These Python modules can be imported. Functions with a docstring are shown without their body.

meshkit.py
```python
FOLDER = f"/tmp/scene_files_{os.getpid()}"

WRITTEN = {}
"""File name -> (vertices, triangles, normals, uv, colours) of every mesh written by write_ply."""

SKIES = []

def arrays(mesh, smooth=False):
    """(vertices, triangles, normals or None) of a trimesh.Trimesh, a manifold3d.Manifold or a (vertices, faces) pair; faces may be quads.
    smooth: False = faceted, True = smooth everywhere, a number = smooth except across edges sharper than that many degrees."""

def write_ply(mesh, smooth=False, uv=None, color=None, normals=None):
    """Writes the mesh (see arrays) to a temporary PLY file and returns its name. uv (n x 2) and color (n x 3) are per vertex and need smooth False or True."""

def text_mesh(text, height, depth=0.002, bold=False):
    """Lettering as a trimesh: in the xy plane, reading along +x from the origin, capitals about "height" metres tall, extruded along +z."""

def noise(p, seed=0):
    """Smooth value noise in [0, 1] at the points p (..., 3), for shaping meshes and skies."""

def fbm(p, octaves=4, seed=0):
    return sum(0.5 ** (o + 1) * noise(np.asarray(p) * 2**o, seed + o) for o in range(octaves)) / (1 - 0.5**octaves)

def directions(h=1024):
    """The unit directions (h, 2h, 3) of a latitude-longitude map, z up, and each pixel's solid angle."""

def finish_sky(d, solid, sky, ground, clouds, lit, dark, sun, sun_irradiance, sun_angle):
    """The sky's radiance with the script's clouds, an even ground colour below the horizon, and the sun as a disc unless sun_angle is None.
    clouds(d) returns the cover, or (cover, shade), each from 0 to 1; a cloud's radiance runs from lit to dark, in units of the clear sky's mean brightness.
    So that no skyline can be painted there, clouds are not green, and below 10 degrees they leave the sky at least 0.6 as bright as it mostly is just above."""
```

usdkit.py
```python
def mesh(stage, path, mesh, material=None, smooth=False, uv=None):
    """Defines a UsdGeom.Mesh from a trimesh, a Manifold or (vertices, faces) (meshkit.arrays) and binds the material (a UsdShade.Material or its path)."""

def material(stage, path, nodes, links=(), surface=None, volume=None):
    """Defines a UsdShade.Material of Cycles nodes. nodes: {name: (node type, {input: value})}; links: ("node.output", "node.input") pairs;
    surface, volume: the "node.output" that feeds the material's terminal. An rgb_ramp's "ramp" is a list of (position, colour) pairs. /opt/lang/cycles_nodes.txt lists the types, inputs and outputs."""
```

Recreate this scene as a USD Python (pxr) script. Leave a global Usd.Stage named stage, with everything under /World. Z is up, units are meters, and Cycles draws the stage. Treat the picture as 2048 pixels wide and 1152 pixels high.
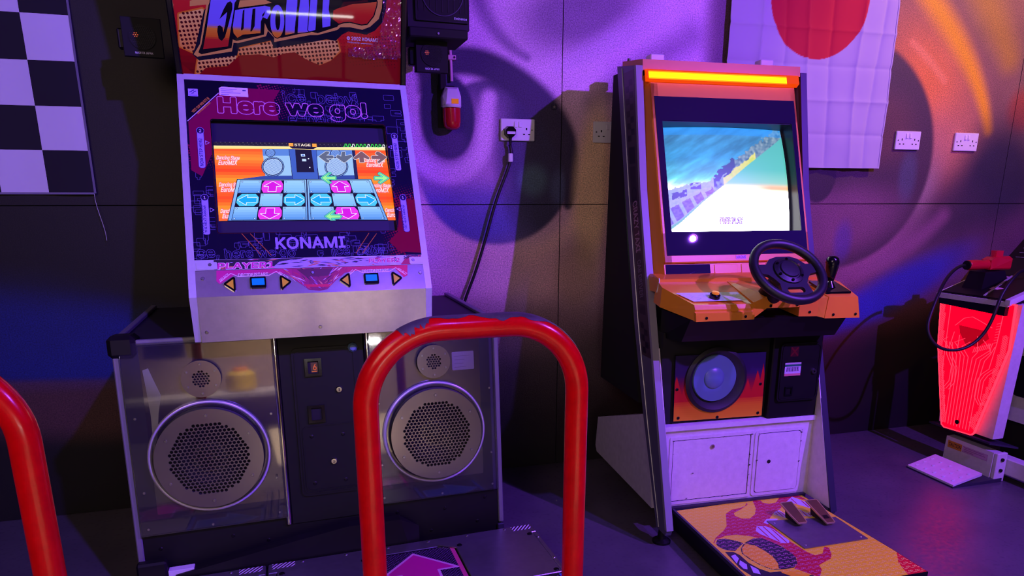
import math, random, numpy as np, trimesh, manifold3d, usdkit, meshkit
import shapely
from shapely.geometry import Polygon, MultiPolygon, Point, LineString, box as sbox
from shapely import affinity
from shapely.ops import unary_union
from pxr import Usd, UsdGeom, UsdLux, UsdShade, Gf, Sdf, Vt
random.seed(7); rng = np.random.default_rng(7)
stage = Usd.Stage.CreateInMemory()
UsdGeom.SetStageUpAxis(stage, 'Z'); UsdGeom.SetStageMetersPerUnit(stage, 1.0)
UsdGeom.Xform.Define(stage, '/World'); UsdGeom.Scope.Define(stage, '/World/Looks')
CAM_POS = (0.0, -2.888, 1.222)
YAW, PITCH, ROLL, FPX, CY = 0.2692, 0.2540, 0.0005, 1365.0, 752.9

# ------------------------------------------------------------------ camera
def camera():
    cam = UsdGeom.Camera.Define(stage, '/World/camera')
    F = np.array([math.sin(YAW)*math.cos(PITCH), math.cos(YAW)*math.cos(PITCH), -math.sin(PITCH)])
    R = np.array([math.cos(YAW), -math.sin(YAW), 0]); U = np.cross(R, F)
    m = Gf.Matrix4d(*R, 0, *U, 0, *(-F), 0, *CAM_POS, 1)
    UsdGeom.Xformable(cam).AddTransformOp().Set(m)
    W = 36.0
    cam.CreateHorizontalApertureAttr(W); cam.CreateVerticalApertureAttr(W*1152/2048)
    cam.CreateFocalLengthAttr(FPX/2048*W)
    cam.CreateVerticalApertureOffsetAttr((CY-576)/2048*W * OFFS)
    cam.CreateFStopAttr(0.0); cam.CreateClippingRangeAttr(Gf.Vec2f(0.05, 100))
    cam.CreateExposureAttr(EXPOSURE)
OFFS, EXPOSURE = 1.0, 0.0
camera()

# ------------------------------------------------------------------ lights
def thing(name, label, cat, loc=(0,0,0), rotz=0, group=None):
    x = UsdGeom.Xform.Define(stage, numbered('/World', name))
    x.AddTranslateOp().Set(Gf.Vec3d(*map(float, loc)))
    if rotz: x.AddRotateZOp().Set(float(rotz))
    p = x.GetPrim(); p.SetCustomDataByKey('label', label); p.SetCustomDataByKey('category', cat)
    if group: p.SetCustomDataByKey('group', group)
    return str(p.GetPath())
used = {}
def numbered(parent, name):
    k = parent + '/' + name; n = used.get(k, 0); used[k] = n + 1
    return k if n == 0 else '%s_%03d' % (k, n)
def lamp(loc, target, color, power, size, label, cat='stage light', name='unseen_spotlight', spread=None, rect=None):
    """an unseen lamp out of view: housing, mount and a light in its mouth"""
    d = np.array(target, float) - np.array(loc, float); d /= np.linalg.norm(d)
    t = thing(name, label, cat, loc)
    up = np.array([0, 0, 1.]) if abs(d[2]) < .98 else np.array([0, 1., 0])
    r = np.cross(d, up); r /= np.linalg.norm(r); u = np.cross(r, d)
    M = Gf.Matrix4d(*r, 0, *u, 0, *(-d), 0, 0, 0, 0, 1)
    if rect:
        l = UsdLux.RectLight.Define(stage, t + '/light'); l.CreateWidthAttr(rect[0]); l.CreateHeightAttr(rect[1]); rad = max(rect)/2
    elif spread:
        l = UsdLux.SphereLight.Define(stage, t + '/light'); l.CreateRadiusAttr(size); rad = size
    else:
        l = UsdLux.DiskLight.Define(stage, t + '/light'); l.CreateRadiusAttr(size); rad = size
    l.AddTransformOp().Set(M)
    l.CreateIntensityAttr(power); l.CreateColorAttr(Gf.Vec3f(*color))
    if spread:
        sh = UsdLux.ShapingAPI.Apply(l.GetPrim()); sh.CreateShapingConeAngleAttr(spread); sh.CreateShapingConeSoftnessAttr(.5)
    LAMPS.append((t, d, r, u, rad, rect))
LAMPS = []
VIOLET = (0.17, 0.06, 1.0); PURPLE = (0.275, 0.065, 1.0); WARM = (1.0, 0.70, 0.52)
lamp((2.68, -3.0, 2.53), (1.6, -.2, 1.3), PURPLE, 30000, .022, 'purple spotlight on the ceiling at the right')
lamp((2.0, -2.25, 2.7), (1.5, -.95, .25), VIOLET, 5200, .03, 'unseen violet spotlight, placed to light the driving cabinet front', spread=26)  # unseen lamp, set to light the front of the driving cabinet
lamp((.70, -3.0, 2.5), (-.62, -.4, 1.0), VIOLET, 10500, .03, 'unseen violet spotlight, placed to light the checkered flag and dance cabinet', spread=23)  # out of view; placed to light the left flag and dance cabinet
lamp((3.7, -1.1, 2.66), (3.2, 0, 1.95), (1.0, .52, .06), 560, .06, 'unseen amber spotlight, placed to light the upper right of the wall', spread=36)  # unseen amber source, warms the upper right wall
lamp((.3, -4.15, 2.74), (.3, -4.1, 0), (1.0, .80, .58), 420, .16, 'unseen warm downlight, placed to light the floor behind the camera', name='unseen_downlight', cat='unseen light', spread=42)  # unseen; lights the floor that the dance cabinet steel reflects
lamp((-1.4, -3.9, 2.4), (.8, -.5, .9), WARM, 6.0, .5, 'unseen warm white light panel behind the camera, placed to light the shadows', cat='unseen light', name='unseen_light_panel', rect=(1.4, 1.0))  # out of view, gives the warm light inside the shadows
lamp((-.9, -3.0, 2.74), (.9, -.6, .7), (.28, .13, 1.0), 2.6, .5, 'unseen dim violet light panel, placed to light left-facing sides', cat='unseen light', name='unseen_light_panel', rect=(1.1, .6))  # unseen panel, tints left-facing sides violet
lamp((0.36, -3.42, 0.735), (.36, -2.4, .93), (1, 1, .92), 90, .3, 'unseen thin white light tube behind the camera, placed for the streak on the marquee', cat='tube light', name='unseen_tube_light', rect=(.56, .012))  # unseen tube, placed so its reflection streaks the marquee

# ------------------------------------------------------------------ materials
def lin(c):
    a = np.asarray(c, float)/255.0
    return tuple(np.where(a <= .04045, a/12.92, ((a+.055)/1.055)**2.4))
MATS = {}
def mat(name, rgb=None, rough=.5, metal=0., noise=0, bump=0, bscale=200, **kw):
    """principled paint; noise = fine tone variation, bump = fine relief"""
    path = '/World/Looks/' + name
    n = {'p': ('principled_bsdf', dict(roughness=rough, metallic=metal, **kw))}; L = []
    if rgb is not None: n['p'][1]['base_color'] = lin(rgb)
    if noise or bump: n['tc'] = ('texture_coordinate', {})
    if noise and rgb is not None:
        n['ns'] = ('noise_texture', {'scale': 35., 'detail': 6., 'roughness': .65})
        c = np.array(lin(rgb))
        n['rp'] = ('rgb_ramp', {'ramp': [(.3, tuple(c*(1-noise))), (.7, tuple(np.minimum(c*(1+noise), 1)))]})
        L += [('tc.object', 'ns.vector'), ('ns.fac', 'rp.fac'), ('rp.color', 'p.base_color')]
    if bump:
        n['nb'] = ('noise_texture', {'scale': float(bscale), 'detail': 3.}); n['bp'] = ('bump', {'strength': bump, 'distance': .002})
        L += [('tc.object', 'nb.vector'), ('nb.fac', 'bp.height'), ('bp.normal', 'p.normal')]
    MATS[name] = usdkit.material(stage, path, n, L, surface='p.BSDF'); return name
def mat_nodes(name, n, L, surface):
    MATS[name] = usdkit.material(stage, '/World/Looks/' + name, n, L, surface=surface); return name
mat('black_plastic', (13, 12, 14), .5, noise=.2, specular_ior_level=.3)
mat('black_matt', (13, 13, 15), .8)
mat('black_gloss', (14, 13, 16), .12)
mat('black_rubber', (24, 23, 28), .42, bump=.15, bscale=900)
mat('dark_wood', (30, 28, 34), .6, noise=.25)
mat('navy_edge', (58, 54, 74), .4, .3)
mat('rail_side', (104, 98, 128), .45, .2)
mat('silver_frame', (190, 192, 196), .4, .3, noise=.05)
mat('brushed', (204, 200, 196), .2, .75, noise=.08)
mat('mirror_steel', (168, 164, 166), .055, .97, noise=.08)
mat('stage_steel', (165, 160, 172), .3, .9, noise=.08)
mat('grille_steel', (168, 162, 164), .2, .93)
mat('dull_trim', (128, 126, 134), .42, .3)
mat('chrome', (225, 225, 230), .08, 1.)
mat('screw', (200, 200, 205), .25, 1.)
mat('dark_screw', (40, 38, 42), .35, .8)
mat('white_panel', (214, 205, 214), .5, noise=.08)
mat('white_plastic', (228, 226, 224), .4)
mat('white_body', (196, 190, 200), .55, noise=.1)
mat('orange_panel', (240, 146, 40), .38, coat_weight=.25)
mat('orange_dark', (228, 132, 36), .45)
mat('glass_dark', (40, 30, 60), .012)
mat('ring_metal', (206, 196, 226), .28, .45)
mat('red_tube', (216, 2, 18), .22, noise=.12, specular_ior_level=.35, coat_weight=.1)
mat('bare_metal', (92, 82, 104), .5, .4, noise=.25)
mat('red_plastic', (205, 22, 40), .3, coat_weight=.4)
mat('red_lens', (200, 20, 36), .2, coat_weight=.4)
mat('gold_metal', (120, 94, 62), .4, .5, noise=.1)
mat('pedal_plate', (120, 112, 126), .38, .6, noise=.1)
mat('brass_edge', (200, 176, 128), .3, .5); mat('edge_pale', (146, 142, 156), .5); mat('flag_white', (232, 228, 232), .8)
mat('screen_border', (44, 40, 62), .3)
mat('cable', (14, 13, 15), .5)
mat('pink_pipe', (226, 170, 190), .5)
mat('cone_blue', (92, 120, 150), .35)
mat('cone_dark', (26, 24, 34), .55)
mat('ceiling_paint', (36, 34, 40), .9)
mat('room_paint', (60, 50, 64), .85, noise=.2); mat('beige_paint', (176, 156, 138), .85, noise=.1)
def vcol(name, rough=.45, emit=0., bump=0, **kw):
    n = {'a': ('attribute', {'attribute': 'col'}), 'p': ('principled_bsdf', dict(roughness=rough, **kw))}
    L = [('a.color', 'p.base_color')]
    if emit: n['p'][1]['emission_strength'] = emit; L = [('a.color', 'p.emission_color')]; n['p'][1]['base_color'] = (.01, .01, .012)
    if bump:
        n['tc'] = ('texture_coordinate', {}); n['nb'] = ('noise_texture', {'scale': 420., 'detail': 3.}); n['bp'] = ('bump', {'strength': bump, 'distance': .002})
        L += [('tc.object', 'nb.vector'), ('nb.fac', 'bp.height'), ('bp.normal', 'p.normal')]
    mat_nodes(name, n, L, 'p.BSDF')
vcol('print', .4); vcol('print_gloss', .16, coat_weight=.5); vcol('cloth', .85, sheen_weight=.2); vcol('screen_glow', .12, emit=1.15)
vcol('lit_print', .3, emit=.55)
mat_nodes('backlit_print', {'a': ('attribute', {'attribute': 'col'}), 'h': ('hsv', {'value': .33}), 'p': ('principled_bsdf', {'roughness': .03, 'emission_strength': .36, 'specular_ior_level': .12})}, [('a.color', 'h.color'), ('h.color', 'p.base_color'), ('a.color', 'p.emission_color')], 'p.BSDF')
vcol('tube_screen', .4, emit=1.1)
# mural paint: vertex colours of the painting, roller grain on top
mat_nodes('mural', {'a': ('attribute', {'attribute': 'col'}), 'tc': ('texture_coordinate', {}),
  'ns': ('noise_texture', {'scale': 190., 'detail': 5., 'roughness': .8}), 'rp': ('rgb_ramp', {'ramp': [(.36, (.3, .3, .32)), (.64, (1.6, 1.6, 1.6))]}),
  'mx': ('mix_color', {'blend_type': 'multiply', 'fac': .8, 'use_clamp': False}), 'bp': ('bump', {'strength': .35, 'distance': .0015}),
  'p': ('principled_bsdf', {'roughness': .62})},
  [('tc.object', 'ns.vector'), ('ns.fac', 'rp.fac'), ('a.color', 'mx.a'), ('rp.color', 'mx.b'), ('mx.result', 'p.base_color'), ('ns.fac', 'bp.height'), ('bp.normal', 'p.normal')], 'p.BSDF')
mat_nodes('floor_paint', {'tc': ('texture_coordinate', {}), 'ns': ('noise_texture', {'scale': 3., 'detail': 8., 'roughness': .65}),
  'rp': ('rgb_ramp', {'ramp': [(.3, lin((74, 68, 78))), (.7, lin((94, 88, 94)))]}),
  'n2': ('noise_texture', {'scale': 60., 'detail': 4.}), 'mr': ('map_range', {'from_min': .3, 'from_max': .7, 'to_min': .28, 'to_max': .46}), 'bp': ('bump', {'strength': .06, 'distance': .002}),
  'p': ('principled_bsdf', {'specular_ior_level': .5})},
  [('tc.object', 'ns.vector'), ('ns.fac', 'rp.fac'), ('rp.color', 'p.base_color'), ('tc.object', 'n2.vector'), ('n2.fac', 'mr.value'), ('mr.result', 'p.roughness'), ('n2.fac', 'bp.height'), ('bp.normal', 'p.normal')], 'p.BSDF')
def clear(name, tint, gloss_rough=.06, ior=1.5, haze=.0, haze_col=(120, 110, 160)):
    n = {'t': ('transparent_bsdf', {'color': tint}), 'g': ('glossy_bsdf', {'color': (1, 1, 1), 'roughness': gloss_rough}), 'f': ('fresnel', {'IOR': ior}), 'm': ('mix_closure', {})}
    L = [('f.fac', 'm.fac'), ('t.BSDF', 'm.closure1'), ('g.BSDF', 'm.closure2')]; s = 'm.closure'
    if haze:
        n['d'] = ('diffuse_bsdf', {'color': lin(haze_col)}); n['m2'] = ('mix_closure', {'fac': haze}); L += [('m.closure', 'm2.closure1'), ('d.BSDF', 'm2.closure2')]; s = 'm2.closure'
    mat_nodes(name, n, L, s)
clear('clear_acrylic', (.93, .93, .95), .03, 1.6, .045); clear('clear_film', (.95, .93, .97), .12, 1.9, .06)
def glow(name, rgb, strength, base=(20, 5, 2), rough=.2):
    mat(name, base, rough, emission_color=lin(rgb), emission_strength=strength)
glow('amber_glow', (255, 74, 2), .9); glow('amber_core', (255, 196, 0), 2.0); glow('amber_mid', (255, 150, 0), 1.3)
glow('red_glow', (255, 0, 30), 1.9, (24, 0, 2), .6); glow('red_line', (255, 46, 72), 2.0, (40, 2, 6), .6); glow('red_deep', (190, 0, 22), .9, (24, 0, 2), .6)
glow('led_red', (255, 70, 20), .5); glow('arrow_lit', (200, 136, 44), .5, (150, 110, 40)); glow('blue_lit', (0, 110, 235), .8, (10, 60, 160)); glow('button_orange', (255, 150, 20), .25, (240, 150, 30))
mat('pale_mat', (226, 214, 190), .8, noise=.1); mat('yellow_plastic', (226, 196, 40), .4); glow('bulb_white', (255, 250, 250), 9.); glow('pink_glow', (255, 40, 110), 4.)
glow('coin_lit', (210, 70, 20), .22)

# ------------------------------------------------------------------ geometry helpers
def put(parent, name, mesh, material, smooth=False, label=None, uv=None, col=None):
    path = numbered(parent, name)
    m = usdkit.mesh(stage, path, mesh, MATS[material], smooth=smooth)
    if col is not None:
        UsdGeom.PrimvarsAPI(m).CreatePrimvar('col', Sdf.ValueTypeNames.Color3fArray, 'vertex').Set(Vt.Vec3fArray.FromNumpy(np.asarray(col, np.float32)))
    if label: m.GetPrim().SetCustomDataByKey('label', label)
    return path
def tag(path, label=None, cat=None, group=None, kind=None):
    p = stage.GetPrimAtPath(path)
    for k, v in (('label', label), ('category', cat), ('group', group), ('kind', kind)):
        if v: p.SetCustomDataByKey(k, v)
    return path
def group(parent, name, label=None):
    path = numbered(parent, name); x = UsdGeom.Xform.Define(stage, path)
    if label: x.GetPrim().SetCustomDataByKey('label', label)
    return path
cat = trimesh.util.concatenate
def hull(pts): return trimesh.convex.convex_hull(np.asarray(pts, float))
def bx(x0, x1, y0, y1, z0, z1, r=0.0):
    if x0 > x1: x0, x1 = x1, x0
    if y0 > y1: y0, y1 = y1, y0
    if z0 > z1: z0, z1 = z1, z0
    if r <= 0:
        b = trimesh.creation.box((x1-x0, y1-y0, z1-z0)); b.apply_translation(((x0+x1)/2, (y0+y1)/2, (z0+z1)/2)); return b
    P = []
    for sx in (0, 1):
        for sy in (0, 1):
            for sz in (0, 1):
                c = np.array([(x0, x1)[sx], (y0, y1)[sy], (z0, z1)[sz]]); i = np.array([(1, -1)[sx], (1, -1)[sy], (1, -1)[sz]])*r
                P += [c+i*np.array([0, 1, 1]), c+i*np.array([1, 0, 1]), c+i*np.array([1, 1, 0])]
    return hull(P)
def extr(poly, h):
    gs = [poly] if isinstance(poly, Polygon) else [g for g in poly.geoms if isinstance(g, Polygon) and g.area > 1e-9]
    return cat([trimesh.creation.extrude_polygon(g, h, engine='earcut') for g in gs])
def prism_x(yz, x0, x1):
    """side profile (y, z) swept along x"""
    m = extr(Polygon(yz), x1-x0); v = m.vertices.copy(); m.vertices = np.c_[v[:, 2]+x0, v[:, 0], v[:, 1]]; return m
def rrect(u0, u1, v0, v1, r): return sbox(u0+r, v0+r, u1-r, v1-r).buffer(r, quad_segs=5)
def tube(pts, rad, sides=12, caps=True):
    p = np.asarray(pts, float); t = np.gradient(p, axis=0); t /= np.linalg.norm(t, axis=1, keepdims=True)
    a = np.cross(t[0], [0, 0, 1.] if abs(t[0][2]) < .9 else [1., 0, 0]); a /= np.linalg.norm(a); A = []
    for k in range(len(p)):
        a = a - t[k]*(a@t[k]); a /= np.linalg.norm(a); A.append(a)
    A = np.array(A); B = np.cross(t, A); ang = np.arange(sides)*2*np.pi/sides
    rr = np.broadcast_to(rad, (len(p),))
    v = (p[:, None] + rr[:, None, None]*(np.cos(ang)[None, :, None]*A[:, None] + np.sin(ang)[None, :, None]*B[:, None])).reshape(-1, 3)
    f = []
    for i in range(len(p)-1):
        for j in range(sides):
            k = (j+1) % sides; f += [[i*sides+j, i*sides+k, (i+1)*sides+k], [i*sides+j, (i+1)*sides+k, (i+1)*sides+j]]
    v = list(v); n = len(v)
    if caps:
        v += [p[0], p[-1]]; e = (len(p)-1)*sides
        for j in range(sides): f += [[n, (j+1) % sides, j], [n+1, e+j, e+(j+1) % sides]]
    m = trimesh.Trimesh(np.array(v), np.array(f), process=False)
    return m
def spline(pts, n=60):
    from scipy.interpolate import CubicSpline
    p = np.asarray(pts, float); d = np.r_[0, np.cumsum(np.linalg.norm(np.diff(p, axis=0), axis=1))]
    return CubicSpline(d, p)(np.linspace(0, d[-1], n))
def lathe(prof, sides=32):
    """profile (radius, height) turned about z"""
    return trimesh.creation.revolve(np.asarray(prof, float), sections=sides)
def torus(R, r, n=64, m=12): return trimesh.creation.torus(R, r, major_sections=n, minor_sections=m)
class Face:
    """a plane of a machine: (y, z) of its foot and head; meshes built in u, v, w (across, up, out) are set on it"""
    def __init__(s, p0, p1, uo=0.):
        s.p0 = np.array(p0, float); d = np.array(p1, float)-s.p0; s.len = np.linalg.norm(d); s.d = d/s.len; s.n = np.array([-s.d[1], s.d[0]]); s.uo = uo
    def at(s, u, v, w=0.): q = s.p0+v*s.d+w*s.n; return np.array([u+s.uo, q[0], q[1]])
    def set(s, m):
        m = m.copy(); v = m.vertices; q = s.p0[None]+v[:, 1:2]*s.d[None]+v[:, 2:3]*s.n[None]
        m.vertices = np.c_[v[:, 0]+s.uo, q]; return m
    def plate(s, poly, w0, w1): m = extr(poly, w1-w0); m.apply_translation((0, 0, w0)); return s.set(m)
    def box(s, u0, u1, v0, v1, w0, w1, r=0.): return s.set(bx(u0, u1, v0, v1, w0, w1, r))
def screw_mesh(r=.005, h=.002):
    head = lathe([(0, 0), (r, 0), (r, h*.4), (r*.75, h), (0, h)], 14)
    return cat([head, bx(-r*.6, r*.6, -r*.12, r*.12, h*.9, h*1.08), bx(-r*.12, r*.12, -r*.6, r*.6, h*.9, h*1.08)])
def screws(parent, face, pts, w, r=.005, material='screw', name='screw'):
    for u, v in pts:
        m = screw_mesh(r); m.apply_translation((u, v, w)); put(parent, name, face.set(m), material, smooth=40)
_tp = {}
def glyphs(text, h, bold=False, grow=0.):
    """lettering as a shapely shape, capitals h tall, from the origin along +x"""
    k = (text, bold)
    if k not in _tp:
        m = meshkit.text_mesh(text, .1, .01, bold=bold); v, f = np.asarray(m.vertices), np.asarray(m.faces)
        up = (np.abs(v[f][:, :, 2]-.01) < 1e-6).all(1)
        _tp[k] = unary_union([Polygon(v[t][:, :2]).buffer(1e-5) for t in f[up]])
    g = affinity.scale(_tp[k], h/.1, h/.1, origin=(0, 0))
    return g.buffer(grow) if grow else g
def text_at(text, u, v, h, width=None, rot=0, bold=True, skew=0, grow=0., center=False):
    g = glyphs(text, h, bold, grow); b = g.bounds
    g = affinity.translate(g, -b[0], 0)
    if width: g = affinity.scale(g, width/(b[2]-b[0]), 1, origin=(0, 0))
    if skew: g = affinity.skew(g, xs=skew, origin=(0, 0))
    if center: c = g.bounds; g = affinity.translate(g, -(c[0]+c[2])/2, 0)
    if rot: g = affinity.rotate(g, rot, origin=(0, 0))
    return affinity.translate(g, u, v)
class Art:
    """flat print: layers of coloured shapes in u, v; later ones lie on top"""
    def __init__(s, clip=None): s.L = []; s.clip = clip
    def add(s, shape, rgb, lay=None):
        if not hasattr(shape, 'area'): shape = Polygon(shape)
        if not shape.is_valid: shape = shape.buffer(0)
        if s.clip is not None: shape = shape.intersection(s.clip)
        if not shape.is_empty: s.L.append((shape, rgb, lay))
        return s
    def ramp(s, shape, stops, axis=1, n=14):
        """a colour ramp along u or v: stops (position, rgb)"""
        if not hasattr(shape, 'area'): shape = Polygon(shape)
        shape = shape.buffer(0); b = shape.bounds; a, z = b[axis], b[axis+2]; pos = [p for p, _ in stops]
        k = len(s.L)
        for i in range(n):
            lo, hi = a+(z-a)*i/n, a+(z-a)*(i+1)/n+1e-6
            cell = sbox(b[0]-1, lo, b[2]+1, hi) if axis else sbox(lo, b[1]-1, hi, b[3]+1)
            mid = (lo+hi)/2; c = [np.interp(mid, pos, [q[j] for _, q in stops]) for j in range(3)]
            s.add(shape.intersection(cell), c, ('r', k))
        return s
    def mesh(s, face=None, w=0., step=.00006):
        V, Fc, C, n, done = [], [], [], 0, []
        for sh, rgb, key in s.L:
            b = sh.bounds; lay = 0                          # a layer above whatever it covers
            for ob, ol, ok, osh in done:
                if ol >= lay and ob[0] < b[2] and b[0] < ob[2] and ob[1] < b[3] and b[1] < ob[3]:
                    if key is not None and ok == key: lay = max(lay, ol)
                    elif osh.intersects(sh): lay = ol+1
            done.append((b, lay, key, sh))
            for g in ([sh] if isinstance(sh, Polygon) else getattr(sh, 'geoms', [])):
                if not isinstance(g, Polygon) or g.area < 1e-8: continue
                v, f = trimesh.creation.triangulate_polygon(g, engine='earcut'); f = np.asarray(f); k_ = np.unique(f)
                if len(k_) < len(v): f = np.searchsorted(k_, f); v = v[k_]
                V.append(np.c_[v, np.full(len(v), w+lay*step)]); Fc.append(f+n); n += len(v); C.append(np.tile(lin(rgb), (len(v), 1)))
        m = trimesh.Trimesh(np.vstack(V), np.vstack(Fc), process=False)
        fl = m.face_normals[:, 2] < 0
        F2 = m.faces.copy(); F2[fl] = F2[fl][:, ::-1]
        return (face.set(trimesh.Trimesh(m.vertices, F2, process=False)) if face else trimesh.Trimesh(m.vertices, F2, process=False)), np.vstack(C)
def put_art(parent, name, art, face, w, material='print', label=None, step=.00006):
    m, c = art.mesh(face, w, step); return put(parent, name, m, material, col=c, label=label)
def dots(region, pitch, r0, fade=None, rot=20):
    """halftone: round dots on a turned grid inside a region"""
    b = region.bounds; c = math.cos(math.radians(rot)); s_ = math.sin(math.radians(rot)); out = []
    cx, cy = (b[0]+b[2])/2, (b[1]+b[3])/2; n = int(max(b[2]-b[0], b[3]-b[1])/pitch)+2
    for i in range(-n, n+1):
        for j in range(-n, n+1):
            x, y = cx+pitch*(i*c-j*s_), cy+pitch*(i*s_+j*c); r = r0*(fade(x, y) if fade else 1)
            if r > .0003 and region.contains(Point(x, y)): out.append(Point(x, y).buffer(r, quad_segs=2))
    return unary_union(out) if out else Polygon()
def ring(shape, w): return shape.buffer(w/2).difference(shape.buffer(-w/2))
def circ(u, v, r, q=8): return Point(u, v).buffer(r, quad_segs=q)
def ellipse(u, v, a, b, rot=0): return affinity.translate(affinity.rotate(affinity.scale(Point(0, 0).buffer(1, quad_segs=10), a, b), rot), u, v)
# ------------------------------------------------------------------ room
def struct(path): return tag(path, kind='structure')
put_s = lambda name, mesh, m: struct(put('/World', name, mesh, m))
put_s('floor', bx(-3.2, 5.2, -5.2, .06, -.08, 0), 'floor_paint')
put_s('ceiling', bx(-3.2, 5.2, -5.2, .06, 2.85, 2.93), 'ceiling_paint')
put_s('wall_left', bx(-3.3, -3.2, -5.2, .06, 0, 2.85), 'room_paint')
put_s('wall_right', bx(5.2, 5.3, -5.2, .06, 0, 2.85), 'room_paint')
put_s('wall_front', bx(-3.2, 5.2, -5.3, -5.2, 0, 2.85), 'beige_paint')  # out-of-view wall, kept pale to brighten what the steel panels mirror

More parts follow.
